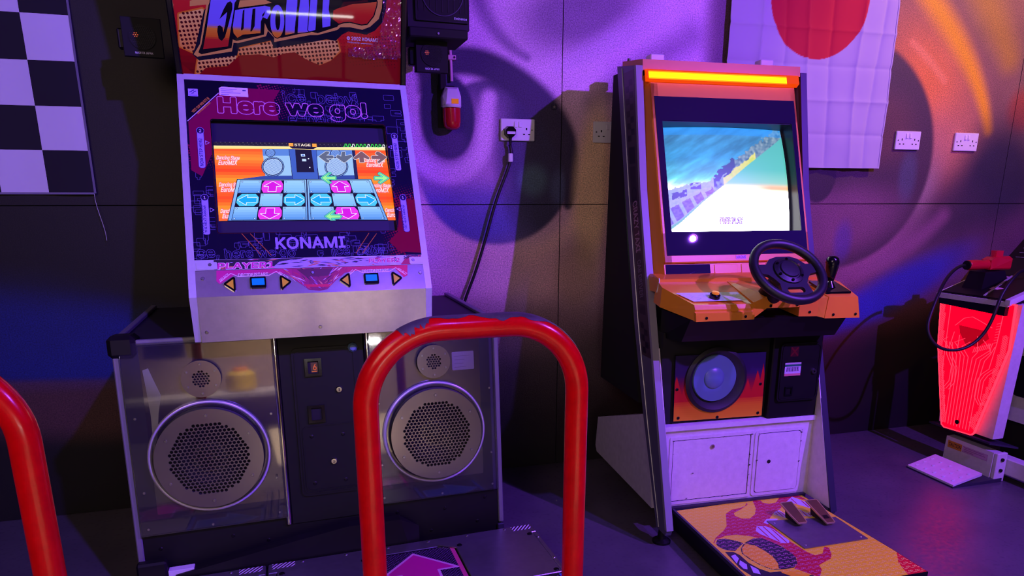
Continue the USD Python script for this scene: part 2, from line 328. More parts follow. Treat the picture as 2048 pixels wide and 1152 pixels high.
def mural(X, Z):
    """the spray-painted mural on the boards: soft blobs, arcs and swirls"""
    C = np.zeros(X.shape+(3,)); C[:] = lin((30, 24, 30))
    ss = lambda t: np.clip(t, 0, 1)**2*(3-2*np.clip(t, 0, 1))
    def ell(x, z, a, b, rot=0, soft=.1):
        c, s = math.cos(math.radians(rot)), math.sin(math.radians(rot)); dx, dz = X-x, Z-z
        d = np.hypot((dx*c+dz*s)/a, (-dx*s+dz*c)/b); return ss((1-d)/max(soft, 1e-3)+.5)
    def arc(pts, w, soft=.5):
        """stroke of half width w along a smooth curve"""
        P = spline(np.array(pts, float), 90); wv = np.interp(np.linspace(0, 1, 90), np.linspace(0, 1, len(np.atleast_1d(w))), np.atleast_1d(w))
        d = np.full(X.shape, 9.)
        for (x, z), ww in zip(P, wv): d = np.minimum(d, np.hypot(X-x, Z-z)/ww)
        return ss((1-d)/soft)
    def band(v, a, b): return ss((v-a)/(b-a))
    def mix(m, rgb, k=1.):
        nonlocal C
        C = C*(1-(m*k)[..., None])+np.array(lin(rgb))*(m*k)[..., None]
    wob = meshkit.fbm(np.stack([X*1.3, Z*1.3, X*0], -1), 4, 3)-.5
    # left: black with a blue glow and a brown haze
    left = band(-X+wob*.2, -.35, .25)
    mix(left, (17, 14, 18))
    mix(ell(-.98, .68, .66, .17, -6, .9)*band(Z, .49, .53), (16, 36, 120), .95)
    mix(ell(-1.2, .78, .4, .16, 0, 1.), (22, 30, 92), .4)
    mix(ell(-.95, .45, .75, .13, -6, .9)*(1-band(Z+X*.04, .50, .53)), (92, 58, 58), .75)
    mix(ell(-.4, 1.35, .35, .6, 0, 1.2), (34, 25, 26), .5)
    # middle: lilac cloud, dark hooked swirl, big dark disc
    mid = band(X, .0, .3)*(1-band(X, 1.62, 1.8))
    mix(mid*band(Z+wob*.3, .55, 1.0), (214, 170, 192))
    mix(mid*band(Z+wob*.25, 1.45, 1.7), (246, 202, 234))
    mix(mid*ell(1.1, 1.98, .28, .15, 20, 1.)*1., (96, 74, 110), .8)
    mix(arc([(.66, 1.98), (.74, 1.86), (.86, 1.78)], [.07, .05, .03], 1.), (104, 78, 124), .7)
    mix(arc([(1.0, 1.75), (1.2, 1.85), (1.42, 1.97)], [.05, .08, .1], 1.), (228, 190, 232), .45)
    mix(arc([(1.15, 1.62), (1.3, 1.72), (1.6, 1.9)], [.08, .1, .12], 1.), (110, 84, 124), .6)
    mix(arc([(.44, 1.77), (.7, 1.77), (.98, 1.62)], [.05, .05, .04], 1.), (226, 182, 230), .55)
    # the big disc: dark edge, pink and blue haze in its left half, dark petal in its right half
    mix(arc([(.34, 1.2), (.5, 1.06), (.72, .985), (.9, .99), (1.04, 1.08), (1.13, 1.22)], [.12, .10, .09, .08, .07, .06], 1.), (238, 192, 190))
    mix(ell(.75, .9, .42, .13, 0, 1.), (220, 172, 178), .8)
    disc = ell(.735, 1.365, .335, .33, 8, .07)
    mix(disc, (104, 84, 124))
    mix(disc*ell(.62, 1.38, .22, .2, 0, 1.), (206, 150, 206), .8)
    mix(disc*ell(.62, 1.16, .3, .12, 0, .9), (84, 82, 170), .75)
    mix(disc*ell(.92, 1.36, .15, .33, 8, .5), (50, 44, 82), .92)
    mix(disc*ell(.80, 1.30, .07, .24, 12, .8), (66, 56, 104), .7)
    mix(disc*ell(.89, 1.30, .06, .06, 0, 1.), (110, 150, 160), .4); mix(disc*ell(1.02, 1.27, .05, .07, 0, 1.), (96, 110, 150), .45)
    mix(arc([(.42, 1.66), (.50, 1.735), (.62, 1.755), (.76, 1.715), (.90, 1.625), (1.01, 1.50), (1.06, 1.36), (1.05, 1.2)], [.05, .07, .075, .08, .085, .075, .05, .03], .5), (58, 46, 80))
    mix(ell(.525, 1.545, .115, .165, 4, .14), (44, 38, 80))
    mix(ell(.535, 1.44, .07, .06, 0, .9), (92, 60, 120), .6)
    mix(arc([(.385, 1.68), (.375, 1.52), (.42, 1.37), (.53, 1.32), (.645, 1.38), (.685, 1.5), (.70, 1.62)], [.045, .055, .065, .06, .06, .055, .05], .8), (240, 190, 232))
    mix(ell(1.165, 1.27, .085, .34, -3, .8), (244, 206, 158), .95)  # beige mural strip, its paint warmed further for the warm light there
    mix(ell(1.10, .90, .10, .16, 0, .9), (170, 136, 116), .6)
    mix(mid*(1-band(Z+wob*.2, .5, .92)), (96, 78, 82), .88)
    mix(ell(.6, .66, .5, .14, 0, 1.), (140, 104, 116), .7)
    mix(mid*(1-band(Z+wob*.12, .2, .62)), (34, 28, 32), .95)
    # right: dark disc with a burning rim, brown haze round it, a second streak farther out
    right = band(X, 1.62, 1.8); rx, rz = X-2.43, Z-1.42; rr = np.hypot(rx, rz*1.02)/.545; an = np.degrees(np.arctan2(rz, rx))
    mix(right, (84, 60, 74)); mix(right*band(Z+wob*.3, 1.15, 1.6), (132, 94, 84)); mix(right*(1-band(X, 1.72, 2.0)), (120, 86, 128), .8)
    lobe = lambda c, w: np.exp(-((an-c)/w)**2)
    out = ss((1.75-rr)/.75)*right
    mix(out*lobe(38, 34), (244, 140, 62)); mix(out*lobe(8, 16), (206, 136, 108), .8); mix(ss((1.25-rr)/.3)*lobe(-14, 16)*right, (170, 148, 138), .8)
    mix(ss((1.4-rr)/.45)*lobe(-62, 34)*right, (172, 108, 136), .8)
    mix(arc([(2.72, 2.22), (2.94, 2.04), (3.10, 1.88), (3.22, 1.72), (3.30, 1.56)], [.09, .10, .09, .07, .05], 1.), (236, 170, 34))
    mix(arc([(3.0, 2.3), (3.2, 2.1), (3.36, 1.9)], [.12, .16, .12], 1.), (176, 136, 40), .7)
    mix(arc([(2.76, 1.94), (2.88, 1.86), (2.98, 1.78)], [.03, .035, .03], 1.), (250, 160, 96), .7)
    mix(ell(3.62, 2.0, .16, .5, 0, .8), (104, 92, 72), .8); mix(ell(3.5, 1.66, .09, .1, 0, .9), (160, 66, 48), .8)
    mix(ell(3.42, 1.28, .26, .32, 0, .9), (34, 30, 56), .95); mix(ell(3.2, 1.1, .2, .2, 0, 1.), (62, 44, 64), .7)
    d2 = ss((1-rr)/.06+.5)*right
    mix(d2, (76, 54, 66)); mix(d2*ell(2.62, 1.55, .2, .16, 0, 1.), (112, 72, 62), .6); mix(d2*ell(2.84, 1.33, .05, .12, 0, 1.), (84, 92, 110), .6)
    mix(d2*ell(2.4, 1.1, .4, .16, 10, .9), (140, 88, 112), .75); mix(d2*ell(2.5, 1.02, .05, .09, 0, 1.), (70, 60, 150), .5)
    mix(ell(2.33, 1.315, .085, .11, -14, .12), (58, 40, 56))
    lowr = band(X, 1.7, 1.9)
    mix(lowr*(1-band(Z-(X-2.2)*.34, .52, .80)), (96, 56, 88), .85)
    mix(arc([(2.3, .80), (2.6, .86), (2.85, .96), (3.1, 1.14)], [.07, .08, .08, .07], 1.), (142, 88, 118), .7)
    mix(lowr*(1-band(Z-(X-2.2)*.12+wob*.1, .34, .72)), (26, 20, 26), .92)
    mix(lowr*ell(2.3, .625, .45, .085, 9, 1.), (32, 50, 176), .9)
    mix(lowr*ell(2.85, .76, .45, .10, 24, 1.), (32, 46, 160), .8)
    mix(lowr*ell(2.5, .47, .5, .07, 14, 1.), (84, 46, 50), .6)
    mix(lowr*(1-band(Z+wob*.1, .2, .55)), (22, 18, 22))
    mix(1-band(Z, .02, .3), (16, 14, 18), .8)  # all boards get darker towards the floor
    mix(lowr*(1-band(Z-(X-2.2)*.12+wob*.08, .38, .60)), (17, 13, 17), .9)  # lower right darkened once more near the bottom
    k = 1+.22*(meshkit.fbm(np.stack([X*9, Z*9, X*0], -1), 3, 9)-.5)
    return np.clip(C*k[..., None], .004, .95)
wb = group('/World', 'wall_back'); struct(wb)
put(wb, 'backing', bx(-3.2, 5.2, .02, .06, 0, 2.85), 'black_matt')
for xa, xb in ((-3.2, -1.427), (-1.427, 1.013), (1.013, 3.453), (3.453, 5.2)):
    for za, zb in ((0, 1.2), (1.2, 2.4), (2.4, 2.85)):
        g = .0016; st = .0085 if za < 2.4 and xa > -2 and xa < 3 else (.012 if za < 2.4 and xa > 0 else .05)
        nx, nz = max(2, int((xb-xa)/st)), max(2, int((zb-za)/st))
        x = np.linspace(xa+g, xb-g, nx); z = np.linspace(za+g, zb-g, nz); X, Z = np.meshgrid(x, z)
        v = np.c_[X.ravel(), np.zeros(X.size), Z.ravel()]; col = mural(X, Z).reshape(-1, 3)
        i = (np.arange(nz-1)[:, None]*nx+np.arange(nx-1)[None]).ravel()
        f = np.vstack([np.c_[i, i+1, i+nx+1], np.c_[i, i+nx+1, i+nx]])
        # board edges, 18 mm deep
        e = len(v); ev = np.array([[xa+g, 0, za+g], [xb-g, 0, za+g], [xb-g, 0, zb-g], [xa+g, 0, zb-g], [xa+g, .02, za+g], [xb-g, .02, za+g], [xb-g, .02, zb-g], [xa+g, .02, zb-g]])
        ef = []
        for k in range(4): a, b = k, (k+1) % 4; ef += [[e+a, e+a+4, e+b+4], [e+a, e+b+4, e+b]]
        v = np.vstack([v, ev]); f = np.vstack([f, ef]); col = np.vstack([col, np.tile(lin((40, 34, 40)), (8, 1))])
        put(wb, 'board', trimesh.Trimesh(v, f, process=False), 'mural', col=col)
for t, d, r, u, rad, rect in LAMPS:                     # housings and mounts of the unseen lamps
    if rect:
        w, h = rect; a, b = w/2+.02, h/2+.02
        pts = [r*sx*a+u*sy*b-d*k for sx in (-1, 1) for sy in (-1, 1) for k in (.004, .05)]
        put(t, 'housing', hull(pts), 'white_plastic')
        if h < .1: [put(t, 'stand', tube([(x, -.03, 0), (x, -.04, -.735)], .012, 10), 'black_matt') for x in (-.22, .22)]  # legs added under the unseen tube
    else:
        ax = np.array(d); prof = [(.0, -.22), (rad*.8, -.22), (rad+.015, -.16), (rad+.02, .02), (rad+.012, .02), (rad+.012, -.004), (0, -.004)]
        m = lathe(prof, 28); T = np.eye(4); T[:3, 0], T[:3, 1], T[:3, 2] = r, np.cross(d, r), d; m.apply_transform(T); put(t, 'housing', m, 'black_matt', smooth=30)
        loc = np.array(stage.GetPrimAtPath(t).GetAttribute('xformOp:translate').Get())
        put(t, 'bracket', tube([-d*.12, (-d*.12)*.5+np.array([0, 0, (2.85-loc[2])*.5]), np.array([0, 0, 2.85-loc[2]])], .012, 8), 'black_matt')
# ------------------------------------------------------------------ dance game cabinet (left)
A_D = math.radians(3.17)
def world_d(X, Y):  # cabinet's own frame -> room
    a, b = X-.062, Y-.42; return (a*math.cos(A_D)-b*math.sin(A_D), a*math.sin(A_D)+b*math.cos(A_D))
dx, dy = world_d(0, 0)
dc = thing('dance_game_cabinet', 'tall dance arcade cabinet with red marquee, stage game on screen and two round speaker grilles', 'arcade cabinet', (dx, dy, 0), 3.17)
fb = Face((-.405, .1), (-.34, .836)); mo = Face((-.458, .966), (-.144, 1.57)); lo = Face((-.448, .843), (-.458, .966)); mq = Face((-.13, 1.575), (-.19, 1.78))
# speaker box: carcass, trims, caps
put(dc, 'speaker_box', prism_x([(-.4138, 0), (-.3405, .832), (.335, .832), (.335, 0)], -.556, .556), 'dark_wood')
for s in (-1, 1):
    put(dc, 'side_trim', fb.box(s*.545, s*.5625, .045, .742, -.03, .012, .003), 'dull_trim')
    put(dc, 'corner_cap', fb.box(s*.500, s*.572, .692, .757, -.07, .022, .012), 'black_plastic')
    put(dc, 'top_edge_trim', bx(s*.542, s*.561, -.30, .33, .8325, .8445, .002), 'dull_trim')
    put(dc, 'foot_bracket', fb.box(s*.540, s*.563, -.08, .04, .002, .014, .002), 'navy_edge')
for a, b in ((-.50, -.137), (.137, .50)): put(dc, 'top_trim', fb.box(a, b, .7265, .742, -.01, .012, .002), 'dull_trim')
put(dc, 'kick_panel', fb.box(-.545, .545, -.09, .167, .0, .006), 'black_plastic')
screws(dc, fb, [(-.50, .12), (-.3, .13), (-.2, .1), (.2, .13), (.36, .12), (.50, .14), (.31, .05), (.47, .06), (.21, .04)], .006, .0055, 'dark_screw', 'bolt')
for s in (-1, 1):
    put(dc, 'speaker_surround', fb.box(s*.545, s*.137, .167, .728, .0, .004), 'navy_edge')
    put(dc, 'mirror_panel', fb.plate(rrect(min(s*.143, s*.497), max(s*.143, s*.497), .226, .722, .004), .004, .007), 'mirror_steel')
    put(dc, 'woofer_cup', fb.set(cat([lathe([(.118, .007), (.152, .007), (.15, .03), (.112, .044), (.108, .04), (.118, .03)], 48).apply_translation((s*.337, .389, 0)), lathe([(0, .02), (.03, .024), (.04, .02), (.11, .036), (.11, .03), (0, .012)], 40).apply_translation((s*.337, .389, 0))])), 'black_plastic', smooth=30)
    put(dc, 'woofer_ring', fb.set(torus(.163, .0062).apply_translation((s*.337, .389, .016))), 'ring_metal', smooth=True)
    disc = circ(s*.337, .389, .1475, 24); hx_ = []
    p = .0116
    for j in range(-12, 13):
        for i in range(-12, 13):
            hu, hv = (i+.5*(j % 2))*p, j*p*.866
            if math.hypot(hu, hv) < .107: hx_.append(Point(s*.337+hu, .389+hv).buffer(.0049, quad_segs=2))
    put(dc, 'woofer_grille', fb.plate(disc.difference(unary_union(hx_)), .045, .0475), 'grille_steel')
    screws(dc, fb, [(s*.337+.128*math.cos(t), .389+.128*math.sin(t)) for t in np.arange(6)*math.pi/3+math.pi/2], .0475, .0045)
    put(dc, 'tweeter_cup', fb.set(lathe([(.034, .007), (.05, .007), (.044, .03), (.034, .03)], 32).apply_translation((s*.34, .622, 0))), 'black_plastic', smooth=30)
    put(dc, 'tweeter_back', fb.plate(circ(s*.34, .622, .04), .008, .012), 'black_matt')
    hs = []
    for j in range(-4, 5):
        for i in range(-4, 5):
            hu, hv = (i+.5*(j % 2))*.0082, j*.0071
            if math.hypot(hu, hv) < .0225: hs.append(Point(s*.34+hu, .622+hv).buffer(.0034, quad_segs=2))
    put(dc, 'tweeter_grille', fb.plate(circ(s*.34, .622, .0535, 16).difference(unary_union(hs)), .030, .0325), 'grille_steel')
    screws(dc, fb, [(s*.34+.043*math.cos(t), .622+.043*math.sin(t)) for t in np.arange(6)*math.pi/3+math.pi/2], .0325, .0034)
    put(dc, 'clear_cover', fb.plate(rrect(min(s*.137, s*.543), max(s*.137, s*.543), .169, .735, .004), .018, .0215), 'clear_acrylic', label='clear scratched acrylic cover')
    screws(dc, fb, [(s*.523, .30), (s*.523, .52), (s*.523, .19), (s*.16, .30), (s*.16, .50), (s*.16, .19), (s*.35, .18)], .0215, .004)
    put(dc, 'chrome_rod', fb.set(tube([(s*.135, .145, .012), (s*.135, .74, .012)], .0085, 14)), 'chrome', smooth=40)
# torn foil behind the left cover, paper note behind the right one
put(dc, 'foil_strip', fb.plate(Polygon([(-.492, .655), (-.477, .66), (-.468, .63), (-.452, .58), (-.463, .53), (-.472, .47), (-.478, .43), (-.483, .40), (-.487, .43), (-.484, .52), (-.488, .6)]), .0072, .0082), 'silver_frame')
nt = Art(); nt.add(rrect(.405, .478, .585, .645, .003), (196, 178, 196)); [nt.add(sbox(.412, .594+i*.012, .47-rng.uniform(0, .03), .5952+i*.012), (150, 130, 150)) for i in range(4)]
put_art(dc, 'paper_note', nt, fb, .0085)
# coin panel
put(dc, 'coin_panel', fb.box(-.126, .126, .14, .738, .0, .010, .002), 'black_plastic')
cd = put(dc, 'coin_door', fb.plate(rrect(-.09, .103, .226, .69, .018), .010, .016), 'black_plastic')
put(dc, 'door_rib', fb.plate(ring(rrect(-.08, .093, .236, .68, .016), .004), .016, .0185), 'black_plastic')
put(dc, 'door_rib', fb.plate(ring(rrect(-.074, .088, .244, .448, .016), .003), .016, .018), 'black_plastic')
for v, lit in ((.6305, True), (.486, False)):
    sl = group(dc, 'coin_slot')
    put(sl, 'slot_frame', fb.plate(sbox(-.053, v-.027, -.004, v+.027).difference(sbox(-.044, v-.019, -.013, v+.019)), .016, .024), 'black_gloss')
    put(sl, 'slot_plate', fb.box(-.044, -.013, v-.019, v+.019, .016, .018), 'black_matt')
    if lit:
        a = Art(); a.add(sbox(-.035, v-.016, -.015, v+.014), (70, 22, 12)); a.add(text_at('6', -.029, v-.009, .018, width=.011), (235, 96, 30)); a.add(sbox(-.033, v-.015, -.018, v-.012), (235, 110, 40))
        put_art(sl, 'lit_number', a, fb, .0182, 'lit_print', label='orange lit coin number')
for u, v in ((.043, .556), (.012, .331)):
    lk = put(dc, 'lock', fb.set(cat([lathe([(0, 0), (.0105, 0), (.0105, .004), (.008, .007), (.005, .007), (.005, .005), (0, .005)], 20).apply_translation((u, v, .016))])), 'chrome', smooth=30)
    put(dc, 'lock_slot', fb.box(u-.001, u+.001, v-.004, v+.004, .021, .0235), 'black_matt')
screws(dc, fb, [(-.0485, .4156), (.0451, .4134), (-.0492, .2654), (.0444, .2662)], .016, .006, 'dark_screw', 'bolt')
put(dc, 'door_knob', fb.set(lathe([(0, 0), (.014, 0), (.015, .006), (.009, .016), (0, .018)], 8).apply_translation((.092, .683, .012))), 'cone_blue', smooth=20)
put(dc, 'cable_socket', fb.plate(rrect(-.062, -.002, -.005, .062, .006), .006, .02), 'black_plastic')
put(dc, 'rating_label', fb.plate(sbox(.0, .0, .028, .03), .006, .0066), 'white_plastic')
# monitor housing
hb = -.006
put(dc, 'monitor_housing', prism_x([(-.425, .845), (-.40, .966), (-.085, 1.562), (.24, 1.562), (.24, .845)], hb-.312, hb+.312), 'black_plastic')
for s in (-1, 1):
    put(dc, 'side_frame', prism_x([(-.4405, .8405), (-.4595, .966), (-.1450, 1.572), (-.116, 1.572), (-.424, .966), (-.41, .8405)], *sorted((hb+s*.3125, hb+s*.331))), 'silver_frame')
    put(dc, 'side_panel', prism_x([(-.41, .8405), (-.424, .966), (-.116, 1.572), (.24, 1.572), (.24, .8405)], *sorted((hb+s*.3125, hb+s*.329))), 'black_plastic')
put(dc, 'top_frame', mo.box(hb-.3125, hb+.3125, .666, .6845, -.03, .0012), 'silver_frame')
W0, W1 = hb-.3125, hb+.3125
win = rrect(-.2545, .2425, .1865, .540, .006)
put(dc, 'bezel', mo.plate(sbox(W0, .107, W1, .666).difference(win), -.006, 0.), 'black_gloss')
put(dc, 'tube_shroud', mo.plate(rrect(-.275, .263, .16, .56, .006), -.034, -.022), 'screen_border', label='dark screen border')
ART = {
'mag1':[(-0.3134,0.5291),(-0.2307,0.6187),(-0.2223,0.6472),(-0.0572,0.6449),(-0.0768,0.6101),(-0.0676,0.5438),(-0.2512,0.5364),(-0.2525,0.4406),(-0.2855,0.3588),(-0.3129,0.377)],
'mag2':[(0.2615,0.2936),(0.3111,0.2853),(0.3072,0.1132),(0.243,0.118),(0.2141,0.1522),(0.2443,0.1823)],
'corner':[(-0.3163,0.6629),(-0.2064,0.6647),(-0.2289,0.6253),(-0.3146,0.5322)],
'diag':[(-0.3146,0.5322),(-0.2289,0.6253),(-0.2277,0.6229),(-0.3134,0.5299)],
'gold0':[(-0.1928,0.1829),(-0.1471,0.1187)],
'gold1':[(-0.1705,0.1826),(-0.1194,0.1165)],
'gold2':[(0.1581,0.1788),(0.1142,0.1165)],
'gold3':[(0.1799,0.1769),(0.1344,0.1176)],
'pink':[(-0.2646,0.0792),(-0.0428,0.0794),(0.0371,0.0799),(0.261,0.0792),(0.2567,0.0429),(0.2456,0.037),(0.2223,0.0662),(0.1203,0.0633),(0.0771,0.0571),(0.0498,0.0351),(0.0238,0.0089),(0.0028,0.0053),(-0.0268,0.0095),(-0.0495,0.03),(-0.0811,0.0566),(-0.1006,0.0633),(-0.2185,0.0615),(-0.2582,0.0354),(-0.2665,0.0444)],
'brush1':[(-0.2735,0.1015),(-0.0977,0.1023),(-0.0436,0.1038),(0.0117,0.1068),(0.0957,0.1029),(0.2118,0.1045),(0.2087,0.0761),(0.0933,0.0782),(-0.0321,0.0776),(-0.2175,0.0777),(-0.2747,0.0796)],
'scr':[(-0.2526,0.4799),(0.2413,0.491),(0.2477,0.2293),(-0.2518,0.2319)],
'cream':[(-0.2533,0.4679),(-0.0454,0.4703),(0.0322,0.4699),(0.2396,0.4754),(0.24,0.4642),(0.0255,0.4605),(-0.0389,0.4622),(-0.2525,0.4575)],
'stagebar':[(-0.0445,0.4819),(0.0347,0.4825),(0.0351,0.4699),(0.0243,0.463),(-0.036,0.4631),(-0.0454,0.4711)],
'orL':[(-0.2525,0.4575),(-0.1135,0.4611),(-0.1099,0.3561),(-0.1966,0.3616),(-0.2283,0.2324),(-0.2518,0.2319)],
'orR':[(0.1438,0.4626),(0.24,0.4642),(0.2477,0.2293),(0.2219,0.2296),(0.1852,0.3656),(0.1461,0.3652)],
'blL':[(-0.1205,0.4609),(-0.0432,0.4621),(-0.0444,0.3745),(-0.1185,0.3704)],
'blLt':[(-0.1205,0.4609),(-0.0432,0.4621),(-0.0442,0.4398),(-0.1207,0.4381)],
'blR':[(0.0313,0.4598),(0.1378,0.4625),(0.1367,0.3751),(0.0325,0.3738)],
'blRt':[(0.0313,0.4598),(0.1378,0.4625),(0.1373,0.4422),(0.031,0.4398)],
'wallLow':[(-0.1183,0.3736),(0.137,0.3784),(0.146,0.3635),(-0.1966,0.3608)],
'cons':[(-0.046,0.4628),(0.0329,0.4615),(0.0302,0.3639),(-0.0425,0.3632)],
'consD':[(-0.0282,0.4716),(0.0178,0.4711),(0.0207,0.3868),(-0.0293,0.3861)],
'dk1':[(0.1378,0.4625),(0.1468,0.4627),(0.1476,0.3652),(0.1372,0.3651)],
'twL':[(-0.0851,0.4487),(-0.0859,0.445),(-0.0875,0.4416),(-0.09,0.4387),(-0.093,0.4364),(-0.0965,0.4349),(-0.1001,0.4343),(-0.1037,0.4347),(-0.107,0.4361),(-0.1097,0.4382),(-0.1117,0.4411),(-0.1129,0.4444),(-0.1131,0.448),(-0.1123,0.4517),(-0.1107,0.4551),(-0.1083,0.4581),(-0.1052,0.4604),(-0.1018,0.4619),(-0.0981,0.4625),(-0.0945,0.4621),(-0.0913,0.4607),(-0.0885,0.4586),(-0.0865,0.4557),(-0.0853,0.4523)],
'wfL':[(-0.0633,0.4035),(-0.065,0.3951),(-0.0688,0.3873),(-0.0744,0.3806),(-0.0815,0.3755),(-0.0894,0.3722),(-0.0978,0.371),(-0.1059,0.372),(-0.1134,0.3751),(-0.1196,0.38),(-0.1242,0.3865),(-0.1268,0.3942),(-0.1273,0.4024),(-0.1257,0.4107),(-0.1219,0.4185),(-0.1164,0.4252),(-0.1095,0.4304),(-0.1015,0.4338),(-0.0931,0.4351),(-0.0849,0.4342),(-0.0773,0.4311),(-0.071,0.4261),(-0.0664,0.4195),(-0.0637,0.4118)],
'twR':[(0.1024,0.4515),(0.1016,0.4477),(0.0998,0.4442),(0.0971,0.4412),(0.0939,0.4388),(0.0902,0.4373),(0.0863,0.4367),(0.0825,0.4371),(0.0791,0.4385),(0.0762,0.4407),(0.0742,0.4436),(0.073,0.4471),(0.0729,0.4508),(0.0737,0.4545),(0.0755,0.4581),(0.0781,0.4611),(0.0814,0.4635),(0.0851,0.4651),(0.089,0.4656),(0.0927,0.4652),(0.0962,0.4639),(0.0991,0.4617),(0.1011,0.4587),(0.1023,0.4552)],
'wfR':[(0.1219,0.4066),(0.1198,0.3976),(0.1155,0.3892),(0.1091,0.382),(0.1013,0.3765),(0.0924,0.373),(0.0832,0.3717),(0.0742,0.3728),(0.0661,0.3761),(0.0593,0.3814),(0.0544,0.3884),(0.0516,0.3966),(0.0512,0.4054),(0.0532,0.4143),(0.0575,0.4226),(0.0637,0.4299),(0.0715,0.4355),(0.0803,0.4391),(0.0896,0.4405),(0.0987,0.4395),(0.1069,0.4363),(0.1138,0.4309),(0.1188,0.4238),(0.1216,0.4155)],
'padL':[(-0.1953,0.3616),(-0.0042,0.3636),(-0.0109,0.2319),(-0.2283,0.2324)],
'padR':[(-0.0028,0.3636),(0.1852,0.3656),(0.2219,0.2296),(-0.0095,0.2318)],
'pL':[(-0.1874,0.3585),(-0.0087,0.3603),(-0.015,0.2335),(-0.219,0.2339)],
'pR':[(0.0013,0.3604),(0.1788,0.3622),(0.2146,0.2313),(-0.0023,0.2334)],
'a_rc0':[(0.0393,0.4386),(0.0612,0.4556),(0.0684,0.4544),(0.0667,0.4488),(0.0552,0.4417),(0.0792,0.4408),(0.08,0.4353),(0.0544,0.4334),(0.067,0.4254),(0.0641,0.4204),(0.0571,0.4225)],
'a_rc1':[(0.1073,0.4539),(0.116,0.4555),(0.1146,0.4402),(0.1336,0.4462),(0.1356,0.4412),(0.1128,0.4222),(0.1092,0.4221),(0.0899,0.4383),(0.0941,0.4439),(0.1046,0.4386)],
'a_rc2':[(0.1413,0.4366),(0.1644,0.4567),(0.1692,0.4554),(0.1874,0.4376),(0.1844,0.4333),(0.1701,0.44),(0.1697,0.4233),(0.1585,0.423),(0.1589,0.4398),(0.1445,0.4319)],
'a_rc3':[(0.1952,0.4406),(0.198,0.4434),(0.2208,0.4439),(0.209,0.4521),(0.2134,0.4579),(0.2209,0.4566),(0.2407,0.4407),(0.2158,0.4213),(0.2123,0.4241),(0.2249,0.4356),(0.1971,0.435)],
'a_m0':[(0.0386,0.3683),(0.0622,0.3857),(0.0681,0.3844),(0.0537,0.372),(0.0803,0.3736),(0.0818,0.3682),(0.0793,0.3627),(0.053,0.3638),(0.0664,0.3531),(0.059,0.3503)],
'a_m1':[(0.1952,0.3689),(0.1984,0.375),(0.2233,0.3739),(0.2093,0.3835),(0.2136,0.3886),(0.2401,0.3699),(0.2121,0.3508),(0.2076,0.3557),(0.2224,0.3656),(0.1972,0.3639)],
'a_m2':[(0.0387,0.2435),(0.0629,0.2619),(0.0699,0.2605),(0.0546,0.2486),(0.083,0.2471),(0.0862,0.2431),(0.0821,0.2378),(0.0535,0.2367),(0.066,0.2313),(0.0554,0.2314)],
'green':[(0.114,0.4736),(0.1223,0.4828),(0.1322,0.483),(0.2405,0.485),(0.2396,0.477)],
'txtL':[(-0.2477,0.4241),(-0.2458,0.3391),(-0.2465,0.2571),(0.1809,0.4262),(0.1867,0.3372),(0.224,0.2625)],
'm_dark':[(-0.2912,0.209),(-0.2248,0.2145),(-0.2225,0.1916),(-0.2445,0.1686),(-0.2776,0.0767),(-0.2888,0.0536),(-0.2733,0.038),(-0.1687,0.0577),(-0.1612,0.079),(-0.0718,0.1033),(-0.0636,0.0836),(0.0401,0.1054),(0.0882,0.1169),(0.115,0.1145),(0.1341,0.1327),(0.1528,0.1424),(0.2062,0.1376),(0.2322,0.15),(0.256,0.1751),(0.2655,0.2073),(0.2679,0.2345),(0.2679,0.255)],
'm_tan':[(-0.2779,0.1901),(-0.2797,0.1765),(-0.2362,0.1838),(-0.2657,0.0816),(-0.2857,0.0538),(-0.2772,0.0477),(-0.1816,0.0673),(-0.1749,0.0905),(-0.1621,0.0907),(-0.0839,0.1139),(-0.0773,0.1287),(-0.0614,0.1113),(-0.0623,0.0998),(-0.0399,0.1054),(0.0412,0.1254),(0.0633,0.1269),(0.1207,0.1445),(0.1302,0.1525),(0.1577,0.1544),(0.1947,0.15),(0.2182,0.1597),(0.2443,0.1827),(0.2538,0.2127),(0.2563,0.2459),(0.0181,0.2265),(-0.2277,0.2066)],
'm_tan2':[(-0.2783,0.1872),(-0.2796,0.1775),(-0.2374,0.1856),(-0.2287,0.1988)],
'm_blk':[(-0.2247,0.1953),(-0.2306,0.1832),(-0.2615,0.0818),(-0.2726,0.0597),(-0.2649,0.055),(-0.1816,0.0766),(-0.176,0.0996),(-0.1658,0.0962),(-0.089,0.1177),(-0.0842,0.1486),(-0.0771,0.1308),(-0.0569,0.1126),(-0.0394,0.1127),(0.0417,0.1348),(0.0635,0.1321),(0.121,0.1529),(0.1306,0.165),(0.1581,0.167),(0.195,0.1633),(0.2137,0.1699),(0.2326,0.1923),(0.2399,0.2199),(0.2412,0.2447),(-0.2233,0.2069)],
'm_E':[(-0.2206,0.2072),(-0.1454,0.2133),(-0.1608,0.1945),(-0.1664,0.1706),(-0.1766,0.134),(-0.1908,0.0802),(-0.259,0.0687),(-0.2435,0.1193)],
'm_Ec':[(-0.2059,0.1498),(-0.1928,0.1744),(-0.1805,0.193),(-0.1718,0.1972),(-0.1672,0.1921),(-0.1687,0.1783),(-0.185,0.1334),(-0.1965,0.1043),(-0.2061,0.0935),(-0.2138,0.0991),(-0.2155,0.1172),(-0.2126,0.1314),(-0.2067,0.1339),(-0.2,0.1293),(-0.1994,0.1163),(-0.1916,0.1389),(-0.1835,0.1693)],
'm_ur':[(-0.1617,0.1758),(-0.1361,0.1817),(-0.0804,0.193),(-0.0657,0.1911),(-0.0658,0.1761),(-0.0769,0.1592),(-0.0883,0.1634),(-0.0946,0.1519),(-0.0984,0.1211),(-0.1471,0.1138),(-0.1628,0.1045),(-0.1722,0.1161),(-0.1726,0.1323)],
